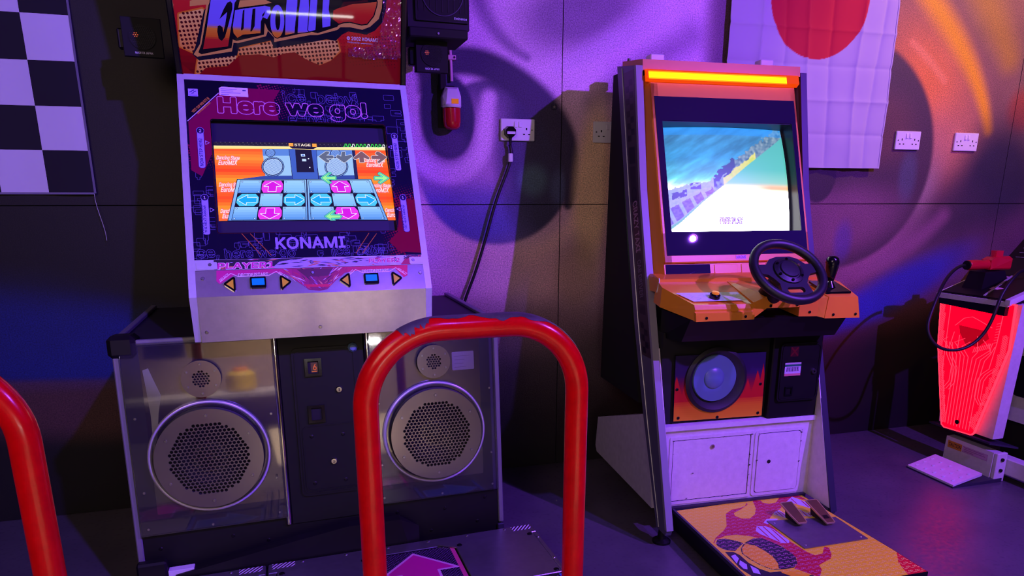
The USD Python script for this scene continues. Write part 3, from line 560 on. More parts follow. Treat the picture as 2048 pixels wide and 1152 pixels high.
'm_s0':[(-0.1363,0.1797),(-0.1433,0.1303),(-0.1493,0.1238),(-0.151,0.1277),(-0.1408,0.1764)],
'm_s1':[(-0.1065,0.184),(-0.1128,0.1385),(-0.1216,0.1247),(-0.126,0.1233),(-0.1241,0.1316),(-0.1141,0.1824)],
'm_s2':[(-0.0804,0.18),(-0.09,0.1683),(-0.0883,0.1634),(-0.0834,0.1708)],
'm_s3':[(-0.1466,0.2015),(-0.079,0.2089),(-0.0605,0.2024),(-0.0801,0.1969),(-0.1527,0.1824)],
'm_O':[(-0.0297,0.1568),(-0.0312,0.1456),(-0.0339,0.1349),(-0.0377,0.1257),(-0.0423,0.1184),(-0.0474,0.1137),(-0.0526,0.1119),(-0.0576,0.113),(-0.0619,0.1171),(-0.0654,0.1238),(-0.0678,0.1326),(-0.0689,0.1429),(-0.0686,0.154),(-0.0671,0.1652),(-0.0643,0.1756),(-0.0605,0.1847),(-0.056,0.1917),(-0.051,0.1963),(-0.0459,0.1981),(-0.041,0.1971),(-0.0367,0.1932),(-0.0332,0.1867),(-0.0307,0.1781),(-0.0295,0.1679)],
'm_Oc':[(-0.0407,0.1586),(-0.042,0.1486),(-0.0441,0.1399),(-0.0468,0.1341),(-0.0496,0.1319),(-0.0522,0.1337),(-0.054,0.1392),(-0.0548,0.1477),(-0.0546,0.1576),(-0.0533,0.1676),(-0.0511,0.1761),(-0.0484,0.1819),(-0.0456,0.1841),(-0.0431,0.1823),(-0.0413,0.1769),(-0.0404,0.1686)],
'm_M1':[(-0.0173,0.2237),(0.012,0.226),(0.0092,0.1999),(0.0007,0.1526),(-0.0032,0.1276),(-0.03,0.1206),(-0.0253,0.1711)],
'm_M2':[(0.0207,0.2268),(0.0425,0.2285),(0.0417,0.1348),(0.0102,0.1285),(0.0057,0.1282),(0.0126,0.1841)],
'm_M3':[(0.0487,0.229),(0.0685,0.2306),(0.0614,0.1775),(0.0572,0.1401),(0.039,0.1347),(0.0359,0.1386),(0.0413,0.1761)],
'm_I':[(0.084,0.2319),(0.1028,0.2334),(0.0979,0.1966),(0.1025,0.1723),(0.1006,0.1535),(0.0778,0.1477),(0.0781,0.1788)],
'm_X':[(0.1106,0.2341),(0.142,0.2366),(0.1114,0.1956)],
'm_sw':[(0.1082,0.1728),(0.1114,0.1956),(0.132,0.2054),(0.1595,0.2157),(0.1961,0.2206),(0.2388,0.2281),(0.2375,0.2176),(0.2279,0.1899),(0.209,0.1675),(0.1927,0.1642),(0.1582,0.1691),(0.1398,0.1667),(0.1259,0.1616)],
'm_sw2':[(0.1297,0.2031),(0.1415,0.2204),(0.1733,0.2239),(0.2123,0.2321),(0.2122,0.226),(0.1732,0.2188)],
'm_ht1':[(-0.3073,0.1518),(-0.2486,0.1686),(-0.2658,0.1042),(-0.278,0.071),(-0.2881,0.0639),(-0.3154,0.0752)],
'm_ht2':[(-0.1626,0.0716),(-0.0677,0.0976),(-0.0471,0.0922),(0.0391,0.1044),(0.1152,0.1134),(0.1217,0.0891),(0.0955,0.0626),(0.0654,0.0497),(0.0365,0.0564),(0.008,0.0657),(-0.0128,0.0754),(-0.042,0.0655),(-0.0706,0.0611),(-0.1051,0.0671),(-0.1606,0.0637)],
'm_ht3':[(-0.273,0.0371),(-0.1752,0.0549),(-0.1794,0.0412),(-0.1982,0.032),(-0.253,0.0263),(-0.2699,-0.0016),(-0.2834,-0.0023)],
'm_redlow':[(-0.3196,0.0252),(-0.2838,-0.005),(-0.2579,0.0193),(-0.1988,0.0266),(-0.1612,0.0584),(-0.1053,0.0644),(-0.0666,0.0586),(-0.0345,0.0714),(-0.0057,0.0759),(0.0249,0.0585),(0.0651,0.0441),(0.0983,0.0586),(0.1259,0.0825),(0.1858,0.0791),(0.309,0.0836),(0.3113,0.0023),(-0.3203,-0.0082)],
'm_txt':[(0.1482,0.1292),(0.2472,0.1248),(0.1478,0.1183)],
'm_film':[(0.1409,0.0862),(0.2086,0.0805),(0.309,0.0865),(0.3078,0.2377),(0.2702,0.2347),(0.2626,0.1806),(0.2548,0.1322),(0.224,0.0955)],
}
clip = sbox(W0, .1075, W1, .666).difference(win.buffer(.0015)); a = Art(clip)
a.add(clip, (20, 14, 44))
def pattern(region, n, seed, w=.0011, rgb=(98, 90, 150)):
    """rounded block lettering crossing itself: thin outlines of stepped shapes"""
    r = np.random.default_rng(seed); b = region.bounds; out = []
    for k in range(n):
        u, v = r.uniform(b[0], b[2]), r.uniform(b[1], b[3]); ww, hh = r.uniform(.010, .034), r.uniform(.010, .026)
        sh = sbox(u, v, u+ww, v+hh)
        if r.random() < .6: sh = sh.union(sbox(u+ww*.3, v-hh*.5, u+ww*.7, v+hh*.4))
        if r.random() < .4: sh = sh.difference(sbox(u+ww*.35, v+hh*.3, u+ww*1.1, v+hh*.65))
        out.append(ring(sh.buffer(.0012, quad_segs=1), w))
    return unary_union(out).intersection(region)
dark = sbox(W0, .11, -.26, .42).union(sbox(W0, .108, .235, .186)).union(sbox(.245, .28, W1, .62)).union(sbox(-.02, .55, W1, .655))
a.add(pattern(dark, 210, 5), (96, 88, 150))
for tx, u, v, h in (('ice, baby!', -.05, .606, .036), ('e, baby', -.04, .535, .034), ('ce,', -.31, .115, .03), ('here we go', -.24, .112, .026), ('ice, baby', .05, .113, .026)):
    g = text_at(tx, u, v, h, skew=-4); a.add(ring(g, .0012), (98, 90, 156))
m1, m2 = Polygon(ART['mag1']).buffer(0), Polygon(ART['mag2']).buffer(0)
a.add(m1, (128, 8, 66)); a.add(m2, (128, 6, 44))
a.add(dots(sbox(-.12, .55, .0, .66), .0075, .0034, lambda x, y: np.clip(1.05-(x+.12)/.12, 0, 1)), (128, 8, 66))
a.add(dots(sbox(W0, .36, -.25, .46), .0075, .0034, lambda x, y: np.clip((y-.37)/.07, 0, 1)), (128, 8, 66))
a.add(dots(sbox(.19, .11, .26, .2), .0075, .0034, lambda x, y: np.clip((x-.19)/.05, 0, 1)), (128, 6, 44))
a.add(dots(sbox(.245, .26, W1, .34), .0075, .0036, lambda x, y: np.clip((.345-y)/.06, 0, 1)), (128, 6, 44))
a.add(ART['corner'], (16, 11, 34)); a.add(LineString(ART['diag'][:2]).buffer(.0013), (190, 176, 220))
a.add(rrect(-.3095, -.2835, .612, .6365, .001), (172, 164, 226))
[a.add(Polygon([(x_, y_), (x_+.007, y_+.0025), (x_+.008, y_+.0055), (x_+.001, y_+.003)]), (60, 34, 130)) for x_, y_ in ((-.3005, .6285), (-.3065, .6235), (-.2955, .625), (-.3015, .6195))]; a.add(sbox(-.3075, .6135, -.2855, .6165), (120, 104, 190))
for tx, dd in (('VISIT OUR WEB SITE @', 0), ('www.konami.com', .0125)):
    g = text_at(tx, 0, 0, .0072, width=.066 if not dd else .052, rot=47); a.add(affinity.translate(g, -.2985+dd*.95, .5585-dd*.35), (214, 148, 62))
a.add(Polygon([(-.2265, .6185), (-.1475, .6165), (-.1475, .646), (-.219, .648), (-.2265, .643)]), (226, 216, 244))
for i, (u0, u1) in enumerate(((-.222, -.178), (-.222, -.188), (-.221, -.168), (-.222, -.2))): a.add(sbox(u0, .6395-.006*i, u1, .6412-.006*i), (120, 96, 190))
a.add(rrect(-.1625, -.153, .636, .6395, .001), (60, 50, 130))
hw = text_at('Here we go!', -.232, .5645, .046, width=.425, bold=True, grow=.0012)
a.add(hw.buffer(.0028).difference(hw.buffer(.0004)), (206, 132, 190))
a.add(ring(win, .0034), (176, 70, 40))
for i in range(4): a.add(LineString(ART['gold%d' % i]).buffer(.0009), (190, 112, 48))
def pill(u, v, h, num, text, side):
    a.add(rrect(u-.0085, u+.0085, v, v+h, .006).buffer(.001), (50, 40, 110)); a.add(rrect(u-.0085, u+.0085, v, v+h, .006), (162, 152, 236))
    a.add(circ(u, v+h-.004, .0105), (34, 24, 70)); a.add(ring(circ(u, v+h-.004, .0098), .001), (162, 152, 236)); a.add(text_at(num, u, v+h-.009, .009, center=True), (200, 190, 250))
    ls = text.split('/')
    for i, l in enumerate(ls): a.add(text_at(l, u+(-.001 if len(ls) == 1 else (-.0062+i*.0075)) + .0045*(len(ls) == 1), v+.006, .0085 if len(ls) == 1 else .0056, width=h-.034, rot=90), (44, 32, 96))
    t = Polygon([(u+side*.0125, v+h-.036), (u+side*.0225, v+h-.042), (u+side*.0125, v+h-.048)]); a.add(ring(t, .0014), (176, 164, 236))
pill(-.284, .385, .121, '2', 'NOW STEP HERE!', 1); pill(.2695, .385, .121, '2', 'NOW STEP HERE!', -1)
pill(-.283, .182, .116, '1', 'HERE COMES/THE NEXT ARROW', 1); pill(.272, .182, .116, '1', 'HERE COMES/THE NEXT ARROW', -1)
a.add(text_at('KONAMI', -.106, .136, .033, width=.193, bold=True, grow=.0004), (160, 144, 232)); a.add(ring(circ(.0945, .138, .004), .001), (160, 144, 232))
put_art(dc, 'bezel_print', a, mo, .0003, 'print_gloss', label='black and magenta printed screen surround')

# the game picture: two dance pads before a speaker wall (the dancer is left out)
cr = Face(mo.at(0, 0, -.02)[1:], mo.at(0, mo.len, -.02)[1:])
S = Polygon(ART['scr']); g = Art(S)
g.add(S, (30, 24, 46))
g.ramp(ART['orL'], [(.23, (235, 92, 40)), (.27, (255, 150, 30)), (.30, (250, 70, 14)), (.36, (255, 146, 30)), (.39, (245, 66, 14)), (.43, (255, 140, 40)), (.46, (240, 80, 24))], n=24)
g.ramp(ART['orR'], [(.23, (235, 92, 40)), (.27, (255, 150, 30)), (.30, (250, 70, 14)), (.36, (255, 146, 30)), (.39, (245, 66, 14)), (.43, (255, 120, 40)), (.46, (240, 80, 24))], n=24)
for u, v in ((-.2477, .424), (-.2458, .339), (-.2465, .257), (.172, .424), (.18, .339), (.217, .257)):
    g.add(text_at('Dancing Stage', u, v, .0115, width=.062, skew=12, grow=.0014), (236, 90, 130)); g.add(text_at('EuroMIX', u+.004, v-.0165, .013, width=.05, skew=12, grow=.0014), (236, 90, 130))
    g.add(text_at('Dancing Stage', u, v, .0115, width=.062, skew=12), (255, 224, 226)); g.add(text_at('EuroMIX', u+.004, v-.0165, .013, width=.05, skew=12), (255, 228, 228))
for k, c in (('blL', (150, 190, 236)), ('blLt', (86, 128, 214)), ('blR', (150, 190, 236)), ('blRt', (86, 128, 214)), ('wallLow', (46, 70, 160)), ('dk1', (30, 34, 84))): g.add(ART[k], c)
for k in ('wfL', 'wfR'):
    p = Polygon(ART[k]); g.add(p, (24, 28, 74)); g.add(p.buffer(-.0015), (120, 160, 230)); g.add(p.buffer(-.0032), (24, 28, 74)); g.add(p.buffer(-.0055), (176, 206, 246)); g.add(dots(p.buffer(-.0065), .0034, .0011), (54, 80, 180))
for k in ('twL', 'twR'):
    p = Polygon(ART[k]); g.add(p, (24, 28, 74)); g.add(p.buffer(-.0016), (120, 160, 230)); g.add(dots(p.buffer(-.003), .0034, .0011), (40, 60, 150))
g.add(ART['cons'], (60, 92, 190)); g.add(ring(Polygon(ART['cons']), .0012), (22, 26, 66)); g.add(ART['consD'], (24, 22, 50))
b = Polygon(ART['consD']).bounds; cu = (b[0]+b[2])/2
for u, v, w_, h_ in ((-.009, .052, .012, .008), (-.007, .036, .012, .008)): g.add(sbox(cu+u, b[1]+v, cu+u+w_, b[1]+v+h_), (190, 214, 246))
g.add(sbox(cu-.0065, b[1]+.054, cu+.0005, b[1]+.058), (40, 70, 190))
for u, v in ((.012, .045), (.013, .016)): g.add(circ(cu+u, b[1]+v, .002), (230, 240, 255))
for k in ('padL', 'padR'): g.ramp(ART[k], [(.22, (96, 150, 232)), (.37, (150, 196, 244))], n=8); g.add(ring(Polygon(ART[k]), .0018), (16, 20, 60))
def quad(q, s, t):
    q = np.array(q); return (q[3]*(1-s)+q[2]*s)*(1-t)+(q[0]*(1-s)+q[1]*s)*t
ARW = [(0, .5), (.45, .95), (.45, .7), (.95, .7), (.95, .3), (.45, .3), (.45, .05)]
for name, cells in (('pL', {(0, 1): 'l', (2, 1): 'r', (1, 0): 'd', (1, 2): 'u'}), ('pR', {(0, 1): 'l', (2, 1): 'r', (1, 0): 'd', (1, 2): 'u'})):
    q = ART[name]
    def cell(i, j, pts): return Polygon([quad(q, (i+p[0])/3, (j+p[1])/3) for p in pts])
    for i in range(3):
        for j in range(3):
            k = cells.get((i, j)); full = cell(i, j, [(.02, .03), (.98, .03), (.98, .97), (.02, .97)])
            if not k:
                g.add(cell(i, j, [(0, 0), (1, 0), (1, 1), (0, 1)]), (14, 18, 58)); lr = (i+j) % 2 and 1
                g.ramp(full, [(full.bounds[1], (84, 140, 228) if (i, j) in ((0, 0), (2, 0), (0, 2)) else (120, 178, 244)), (full.bounds[3], (150, 200, 248))], n=5)
                for a_, b_ in ((.1, .12), (.9, .12), (.1, .88), (.9, .88)): c_ = quad(q, (i+a_)/3, (j+b_)/3); g.add(circ(*c_, .0028), (60, 96, 180)); g.add(circ(*c_, .0017), (190, 216, 248))
            else:
                lr = k in 'lr'; g.add(cell(i, j, [(0, 0), (1, 0), (1, 1), (0, 1)]), (16, 18, 40))
                g.add(cell(i, j, [(.12, .04), (.88, .04), (.98, .3), (.98, .7), (.88, .96), (.12, .96), (.02, .7), (.02, .3)] if not lr else [(.2, .04), (.8, .04), (.96, .3), (.96, .7), (.8, .96), (.2, .96), (.04, .7), (.04, .3)]), (70, 190, 236) if lr else (226, 56, 230))
                pts = {'l': ARW, 'r': [(1-x, y) for x, y in ARW], 'd': [(y, x) for x, y in ARW], 'u': [(y, 1-x) for x, y in ARW]}[k]
                sh = cell(i, j, [(.08+.84*x, .1+.8*y) for x, y in pts]); g.add(sh.buffer(.0016), (230, 240, 255)); g.add(sh, (20, 160, 236) if lr else (206, 24, 222))
for i in range(4): p = Polygon(ART['a_rc%d' % i]).buffer(.0012); g.add(p.buffer(.0014), (206, 210, 226)); g.add(p, (92, 100, 128) if i < 2 else (120, 84, 96))
for i in range(3):
    p = Polygon(ART['a_m%d' % i]).buffer(.001); g.add(p.buffer(.0018), (20, 60, 80)); g.add(p.buffer(.0008), (90, 220, 200)); g.add(p.buffer(-.0016), (20, 70, 90)); g.add(p.buffer(-.0024), (150, 236, 150))
bt = S.bounds
for i in range(40):
    u = bt[0]+.006+i*.0121
    if abs(u) > .028 and u < .17: g.add(sbox(u, .478, u+.003, .481), (78, 66, 84)); g.add(sbox(u+.003, .473, u+.007, .475), (58, 50, 70))
g.ramp(ART['cream'], [(.46, (250, 214, 120)), (.475, (250, 236, 196))], n=4)
g.add(ART['stagebar'], (30, 22, 44)); b = Polygon(ART['stagebar']).bounds
g.add(sbox(b[0], b[3]-.012, b[0]+.013, b[3]-.001), (250, 160, 60)); g.add(sbox(b[2]-.013, b[3]-.012, b[2], b[3]-.001), (250, 160, 60)); g.add(text_at('STAGE', b[0]+.016, b[3]-.0105, .008, width=.047), (255, 232, 210))
b = Polygon(ART['green']).bounds
for i in range(11):
    u = b[0]+(b[2]-b[0])*i/11; w_ = (b[2]-b[0])/11; g.add(LineString([(u, b[1]+.001), (u+w_*.35, b[1]+.001), (u+w_*.45, b[3]-.002), (u+w_*.8, b[3]-.002), (u+w_*.95, b[1]+.001)]).buffer(.0011), (60, 226, 70) if i % 4 != 2 else (236, 250, 240))
put_art(dc, 'screen', g, cr, .0, 'screen_glow', label='lit screen with two dance pads, speakers and arrows')
put(dc, 'screen_credit_line', mo.plate(unary_union([sbox(-.11, .1885, -.092, .190), sbox(-.085, .1885, -.06, .190), sbox(.075, .1885, .125, .190), sbox(.15, .1885, .168, .190), sbox(.18, .1885, .2, .190)]), -.0215, -.021), 'white_plastic')

# control strip, panel and lower steel
put(dc, 'name_strip', mo.box(W0, W1, .0765, .107, -.012, .0006), 'silver_frame')
a = Art(sbox(W0+.002, .0775, W1-.002, .1062))
a.add(ART['brush1'], (170, 156, 226)); r = np.random.default_rng(11)
a.add(Polygon([(-.27, .077), (-.27, .1065), (-.04, .1065), (-.1, .096), (-.12, .078)]), (20, 14, 34))
for k in range(90):
    u, v = r.uniform(-.27, .27), r.uniform(.078, .106); l, h = r.uniform(.01, .05), r.uniform(.0012, .0042); t = r.uniform(-8, 16)*(-1 if u > 0 else 1)
    c = ((20, 14, 34), (176, 162, 236), (20, 14, 34), (190, 110, 70), (150, 30, 90))[k % 5]
    a.add(affinity.rotate(Polygon([(u, v), (u+l*.5, v+h), (u+l, v+h*.3), (u+l*.6, v-h*.4)]), t), c)
a.add(Polygon([(.24, .077), (.265, .1065), (W1, .1065), (W1, .1), (.27, .1), (.27, .077)]), (170, 20, 50))
for k in range(40): u = r.uniform(.25, .305); v = r.uniform(.095, .106); a.add(Polygon([(u, v), (u+.006, v+.003), (u+.004, v-.002)]), (20, 14, 34))
a.add(text_at('PLAYER1', -.262, .0795, .0165, width=.148, skew=6, grow=.0012), (236, 214, 246)); a.add(text_at('PLAYER1', -.262, .0795, .0165, width=.148, skew=6), (212, 30, 150))
a.add(text_at('PLAYER2', .148, .0855, .0125, width=.09, skew=6, grow=.0008), (236, 214, 246)); a.add(text_at('PLAYER2', .148, .0855, .0125, width=.09, skew=6), (200, 40, 110))
put_art(dc, 'name_strip_print', a, mo, .0009)
put(dc, 'button_panel', mo.box(W0, W1, .0, .0755, -.012, .0), 'brushed')
a = Art(sbox(W0, .001, W1, .0752)); pk = Polygon(ART['pink']).buffer(0)
a.ramp(pk, [(-.27, (206, 20, 130)), (-.1, (190, 20, 110)), (0, (120, 16, 60)), (.1, (190, 20, 70)), (.26, (214, 22, 60))], axis=0, n=24)
ce = Polygon([(-.1, .075), (.09, .075), (.05, .03), (.02, .012), (-.03, .012), (-.06, .035)])
for k in range(90):
    u, v = r.uniform(-.1, .1), r.uniform(.012, .075); l, h = r.uniform(.012, .04), r.uniform(.001, .003); t = r.uniform(20, 60)*(1 if u > 0 else -1)
    a.add(affinity.rotate(Polygon([(u, v), (u+l*.5, v+h), (u+l, v), (u+l*.5, v-h*.5)]), t).intersection(ce), ((20, 12, 30), (214, 130, 90), (214, 190, 240), (190, 20, 70), (150, 130, 220))[k % 5])
a.add(Polygon([(-.055, .072), (.045, .072), (.028, .05), (-.03, .048)]), (84, 18, 40)); a.add(Polygon([(-.03, .018), (.026, .016), (.034, .024), (-.04, .026)]), (206, 16, 50))
for s, u0, u1 in ((-1, -.262, -.08), (1, .075, .255)):
    mid = (u0+u1)/2; a.add(LineString([(u0+.005, .042), (u0+.033, .066), (u0+.052, .056), (u1-.05, .057), (u1-.03, .068), (u1-.005, .046)]).buffer(.0011), (238, 196, 232))
    a.add(text_at('DECIDE/START', mid, .0555, .0095, width=.078, center=True), (236, 214, 246)); a.add(text_at('SELECT', u0+.006, .043, .0068, width=.03, rot=38), (236, 214, 246)); a.add(text_at('SELECT', u1-.026, .062, .0068, width=.03, rot=-38), (236, 214, 246))
put_art(dc, 'button_panel_print', a, mo, .0003)
for u, d_ in ((-.2317, -1), (-.0882, 1), (.0763, -1), (.2229, 1)):
    t = Polygon([(u+d_*.0145, .0335), (u-d_*.011, .0525), (u-d_*.011, .0125)]).buffer(-.002).buffer(.0045, quad_segs=4)
    bn = group(dc, 'arrow_button'); put(bn, 'button_rim', mo.plate(t.difference(t.buffer(-.005)), .0, .0065), 'black_gloss'); put(bn, 'button_face', mo.plate(t.buffer(-.005), .0, .0045), 'arrow_lit')
for u in (-.1593, .1502):
    bn = group(dc, 'start_button'); o = rrect(u-.0205, u+.0205, .019, .0505, .002); put(bn, 'button_rim', mo.plate(o.difference(rrect(u-.0165, u+.0165, .0265, .047, .001)), .0, .008), 'black_gloss'); put(bn, 'button_face', mo.box(u-.0165, u+.0165, .0265, .047, .0, .0065, .001), 'blue_lit')
screws(dc, mo, [(-.012, .0925), (-.012, .0605), (-.2805, .0925), (.279, .0905), (-.3, .053), (.296, .05)], .001, .0052)
for s in ((-.262, -.3145), (.268, W1)): put(dc, 'strip_plate', mo.plate(rrect(min(s), max(s), .0785, .1, .003), .0008, .0022), 'silver_frame')
put(dc, 'lower_panel', lo.box(W0, W1, -.003, lo.len, -.012, .0), 'brushed')
screws(dc, lo, [(-.3034, .0257), (-.0025, .0235), (.29, .026)], .0, .005)
# marquee
put(dc, 'marquee_box', mq.set(bx(hb-.318, hb+.318, -.004, .60, -.32, -.004)), 'black_plastic')
for s in (-1, 1): put(dc, 'marquee_side', mq.box(hb+s*.3165, hb+s*.333, -.008, .61, -.3, .012, .003), 'black_gloss')
clipm = sbox(hb-.316, -.004, hb+.316, .42); a = Art(clipm)
a.ramp(clipm, [(0, (96, 4, 22)), (.07, (132, 10, 26)), (.12, (168, 24, 36)), (.25, (176, 30, 46))], n=24)
for k in ('m_ht1', 'm_ht2', 'm_ht3'):
    p = Polygon(ART[k]).buffer(.004).buffer(0); a.add(p.buffer(.004), (190, 96, 40)); a.ramp(p, [(p.bounds[1], (196, 110, 70)), (p.bounds[3], (206, 150, 110))], n=6); a.add(dots(p, .0108, .0036, rot=8), (66, 10, 26))
a.add(Polygon(ART['m_redlow']).buffer(0), (120, 8, 24)); a.add(dots(sbox(.02, .05, .3, .14), .009, .0026, lambda x, y: np.clip((x-.02)/.3, 0, .8), rot=8), (92, 10, 24))
a.add(Polygon(ART['m_dark']).buffer(0), (20, 14, 40)); a.add(Polygon(ART['m_tan']).buffer(0), (186, 122, 84)); a.add(Polygon(ART['m_blk']).buffer(0), (16, 10, 28)); 
lay = [(0, (150, 20, 40)), (.095, (160, 26, 40)), (.105, (190, 84, 36)), (.125, (196, 110, 50)), (.135, (108, 84, 236)), (.42, (112, 92, 250))]
for k in ('m_E', 'm_ur', 'm_O', 'm_M1', 'm_M2', 'm_M3', 'm_I'):
    p = Polygon(ART[k]).buffer(0); a.add(p.buffer(.0022), (14, 8, 26)); a.ramp(p, lay, n=30)
for k in ('m_Ec', 'm_Oc', 'm_X'): a.add(Polygon(ART[k]).buffer(0), (16, 10, 28))
for i in range(4): a.add(Polygon(ART['m_s%d' % i]).buffer(0), (16, 10, 28) if i < 3 else (190, 124, 84))
p = Polygon(ART['m_sw']).buffer(0); a.add(p.buffer(.003), (14, 8, 26)); a.ramp(p, [(.13, (150, 14, 34)), (.19, (170, 28, 34)), (.235, (186, 96, 56))], n=16); a.add(Polygon(ART['m_sw2']).buffer(0), (60, 16, 30))
a.add(text_at('\u00a9 2002 KONAMI', .148, .1195, .0095, width=.093), (176, 150, 226)); a.add(text_at('Produced by', .150, .1115, .0045, width=.036), (150, 120, 190)); a.add(sbox(.189, .1115, .225, .1135), (150, 120, 190))
put_art(dc, 'marquee_print', a, mq, .0, 'backlit_print', label='red marquee print with violet lettering')
# crumpled clear film peeling off the right of the marquee
fp = Polygon(ART['m_film']).buffer(0); U, V = np.meshgrid(np.linspace(.15, .31, 46), np.linspace(.07, .30, 60)); ins = shapely.contains_xy(fp.buffer(.012).union(sbox(.255, .08, .31, .32)), U, V)
hh = .003+.010*np.abs(meshkit.fbm(np.stack([U*60, V*34, U*0], -1), 4, 5)-.5)*2+.006*np.abs(np.sin(U*160+V*50+6*meshkit.noise(np.stack([U*30, V*30, U*0], -1), 2)))
vv = np.c_[U.ravel(), V.ravel(), hh.ravel()]; n_ = U.shape[1]; fs = []
for i in range(U.shape[0]-1):
    for j in range(n_-1):
        if ins[i, j] and ins[i+1, j+1]: k = i*n_+j; fs += [[k, k+1, k+n_+1], [k, k+n_+1, k+n_]]
fm = trimesh.Trimesh(vv, np.array(fs), process=False); fm.remove_unreferenced_vertices(); put(dc, 'peeling_film', mq.set(fm), 'clear_film', label='crumpled clear film peeling off the marquee')

# ------------------------------------------------------------------ dance stage and its red safety bars
def at_d(X, Y, Z=0): x, y = world_d(X, Y); return (x, y, Z)
stg = thing('dance_stage', 'low steel dance platform with magenta arrow panel before the dance cabinet', 'dance platform', at_d(-.21, -.92), 3.17)
off = np.array([.21, .92]); zt = .15
def sp(parent, name, mesh, m, **k): mesh = mesh.copy(); mesh.apply_translation((off[0], off[1], 0)); return put(parent, name, mesh, m, **k)
sp(stg, 'deck', bx(-1.06, .642, -1.372, -.466, .02, zt-.012, .006), 'black_plastic')
for x0, x1 in ((-1.06, -.212), (-.206, .642)):
    sp(stg, 'edge_frame', cat([bx(x0, x1, -.522, -.466, .03, zt, .003), bx(x0, x1, -1.372, -1.334, .03, zt, .003), bx(x0, x0+.024, -1.334, -.522, .03, zt, .003), bx(x1-.017, x1, -1.334, -.522, .03, zt, .003)]), 'stage_steel')
    px0 = x0+.024
    for i in range(3):
        for j in range(3):
            xa, ya = px0+i*.2693, -1.334+j*.2707; c = (xa+.1347, ya+.1353)
            if (i+j) % 2 == 0:
                sp(stg, 'steel_panel', bx(xa+.002, xa+.2673, ya+.002, ya+.2687, zt-.012, zt+.004, .002), 'stage_steel')
                for sx in (.016, .2535):
                    for sy in (.018, .252): m = screw_mesh(.0085, .0025); m.apply_translation((xa+sx, ya+sy, zt+.004)); sp(stg, 'bolt', m, 'dark_screw')
            else:
                lr = j == 1; a = Art(); col = (30, 140, 220) if lr else (214, 26, 150)
                a.add(sbox(-.131, -.131, .131, .131), (30, 18, 44)); a.add(dots(sbox(-.125, -.125, .125, .125), .0078, .0027, rot=45), (96, 60, 120))
                ar = [(0, .105), (.105, .0), (.105, -.0), (.052, -.0), (.052, -.1), (-.052, -.1), (-.052, 0), (-.105, 0)]
                sh = affinity.rotate(Polygon(ar), {(1, 2): 0, (1, 0): 180, (0, 1): 90, (2, 1): -90}[(i, j)], origin=(0, 0)); a.add(sh.buffer(.008, join_style=2), (232, 150, 220) if not lr else (170, 220, 250)); a.add(sh, col)
                a.add(sbox(.118, -.131, .131, .131), (222, 70, 140) if not lr else (60, 120, 210)); a.add(sbox(-.131, -.131, -.118, .131), (222, 70, 140) if not lr else (60, 120, 210))
                m, cc = a.mesh(None, 0); m.apply_translation((c[0], c[1], zt+.0015)); sp(stg, 'arrow_panel', m, 'print_gloss', col=cc, label='magenta arrow panel' if not lr else 'blue arrow panel')
                sp(stg, 'panel_base', bx(xa+.003, xa+.2663, ya+.003, ya+.2677, zt-.012, zt+.001), 'black_gloss')
                if j != 1:
                    tri = Polygon([(xa-.004, ya+.2707), (xa+.05, ya+.2707), (xa-.004, ya+.235)]); 
                    for q in (tri, affinity.scale(tri, -1, 1, origin=(c[0], c[1]))): m = extr(q, .003); m.apply_translation((0, 0, zt+.0035)); sp(stg, 'corner_plate', m, 'stage_steel')
    for cx_, side in ((x0+.012, 1), (x1-.075, -1)):
        a = Art(sbox(0, 0, .066, .03)); a.add(sbox(0, 0, .066, .03), (226, 208, 236))
        for k in range(7): a.add(Polygon([(-.02+k*.013, 0), (-.0135+k*.013, 0), (.012+k*.013, .03), (.0055+k*.013, .03)]), (44, 34, 30))
        m, cc = a.mesh(None, 0); m.apply_translation((cx_, -.5, zt+.0006)); sp(stg, 'hazard_sticker', m, 'print', col=cc, label='striped hazard sticker')
    for k in range(6):
        m = screw_mesh(.0055, .002); m.apply_translation((x1-.009, -.56-k*.14, zt)); sp(stg, 'rivet', m, 'screw')
        m = screw_mesh(.0055, .002); m.apply_translation((x0+.1+k*.13, -.478, zt)); sp(stg, 'rivet', m, 'screw')
# loose cable cover and box between stage and cabinet
def on_stage(X, mesh): m = mesh.copy(); m.apply_translation((X, -.4435, 0)); return m
sp(stg, 'cable_cover', on_stage(-.1, hull([(-.36, -.02, .0), (-.36, .012, .0), (.36, -.02, 0), (.36, .012, 0), (-.36, -.018, .158), (-.36, .01, .16), (.0, -.018, .215), (.0, .01, .22), (.14, -.018, .235), (.14, .01, .24), (.3, -.018, .232), (.3, .01, .236), (.36, -.01, .2)])), 'black_plastic')
for x in (-.1, .12): m = screw_mesh(.007); m.apply_transform(trimesh.transformations.rotation_matrix(math.pi/2, (1, 0, 0))); m.apply_translation((x-.1, -.0205-.4435, .11)); sp(stg, 'bolt', m, 'dark_screw')
sp(stg, 'junction_box', on_stage(-.50, bx(-.06, .02, -.016, .016, 0, .205, .006)), 'black_plastic'); sp(stg, 'label_plate', on_stage(-.50, bx(.021, .09, -.012, .014, .12, .172, .001)), 'white_panel', label='pale label plate')
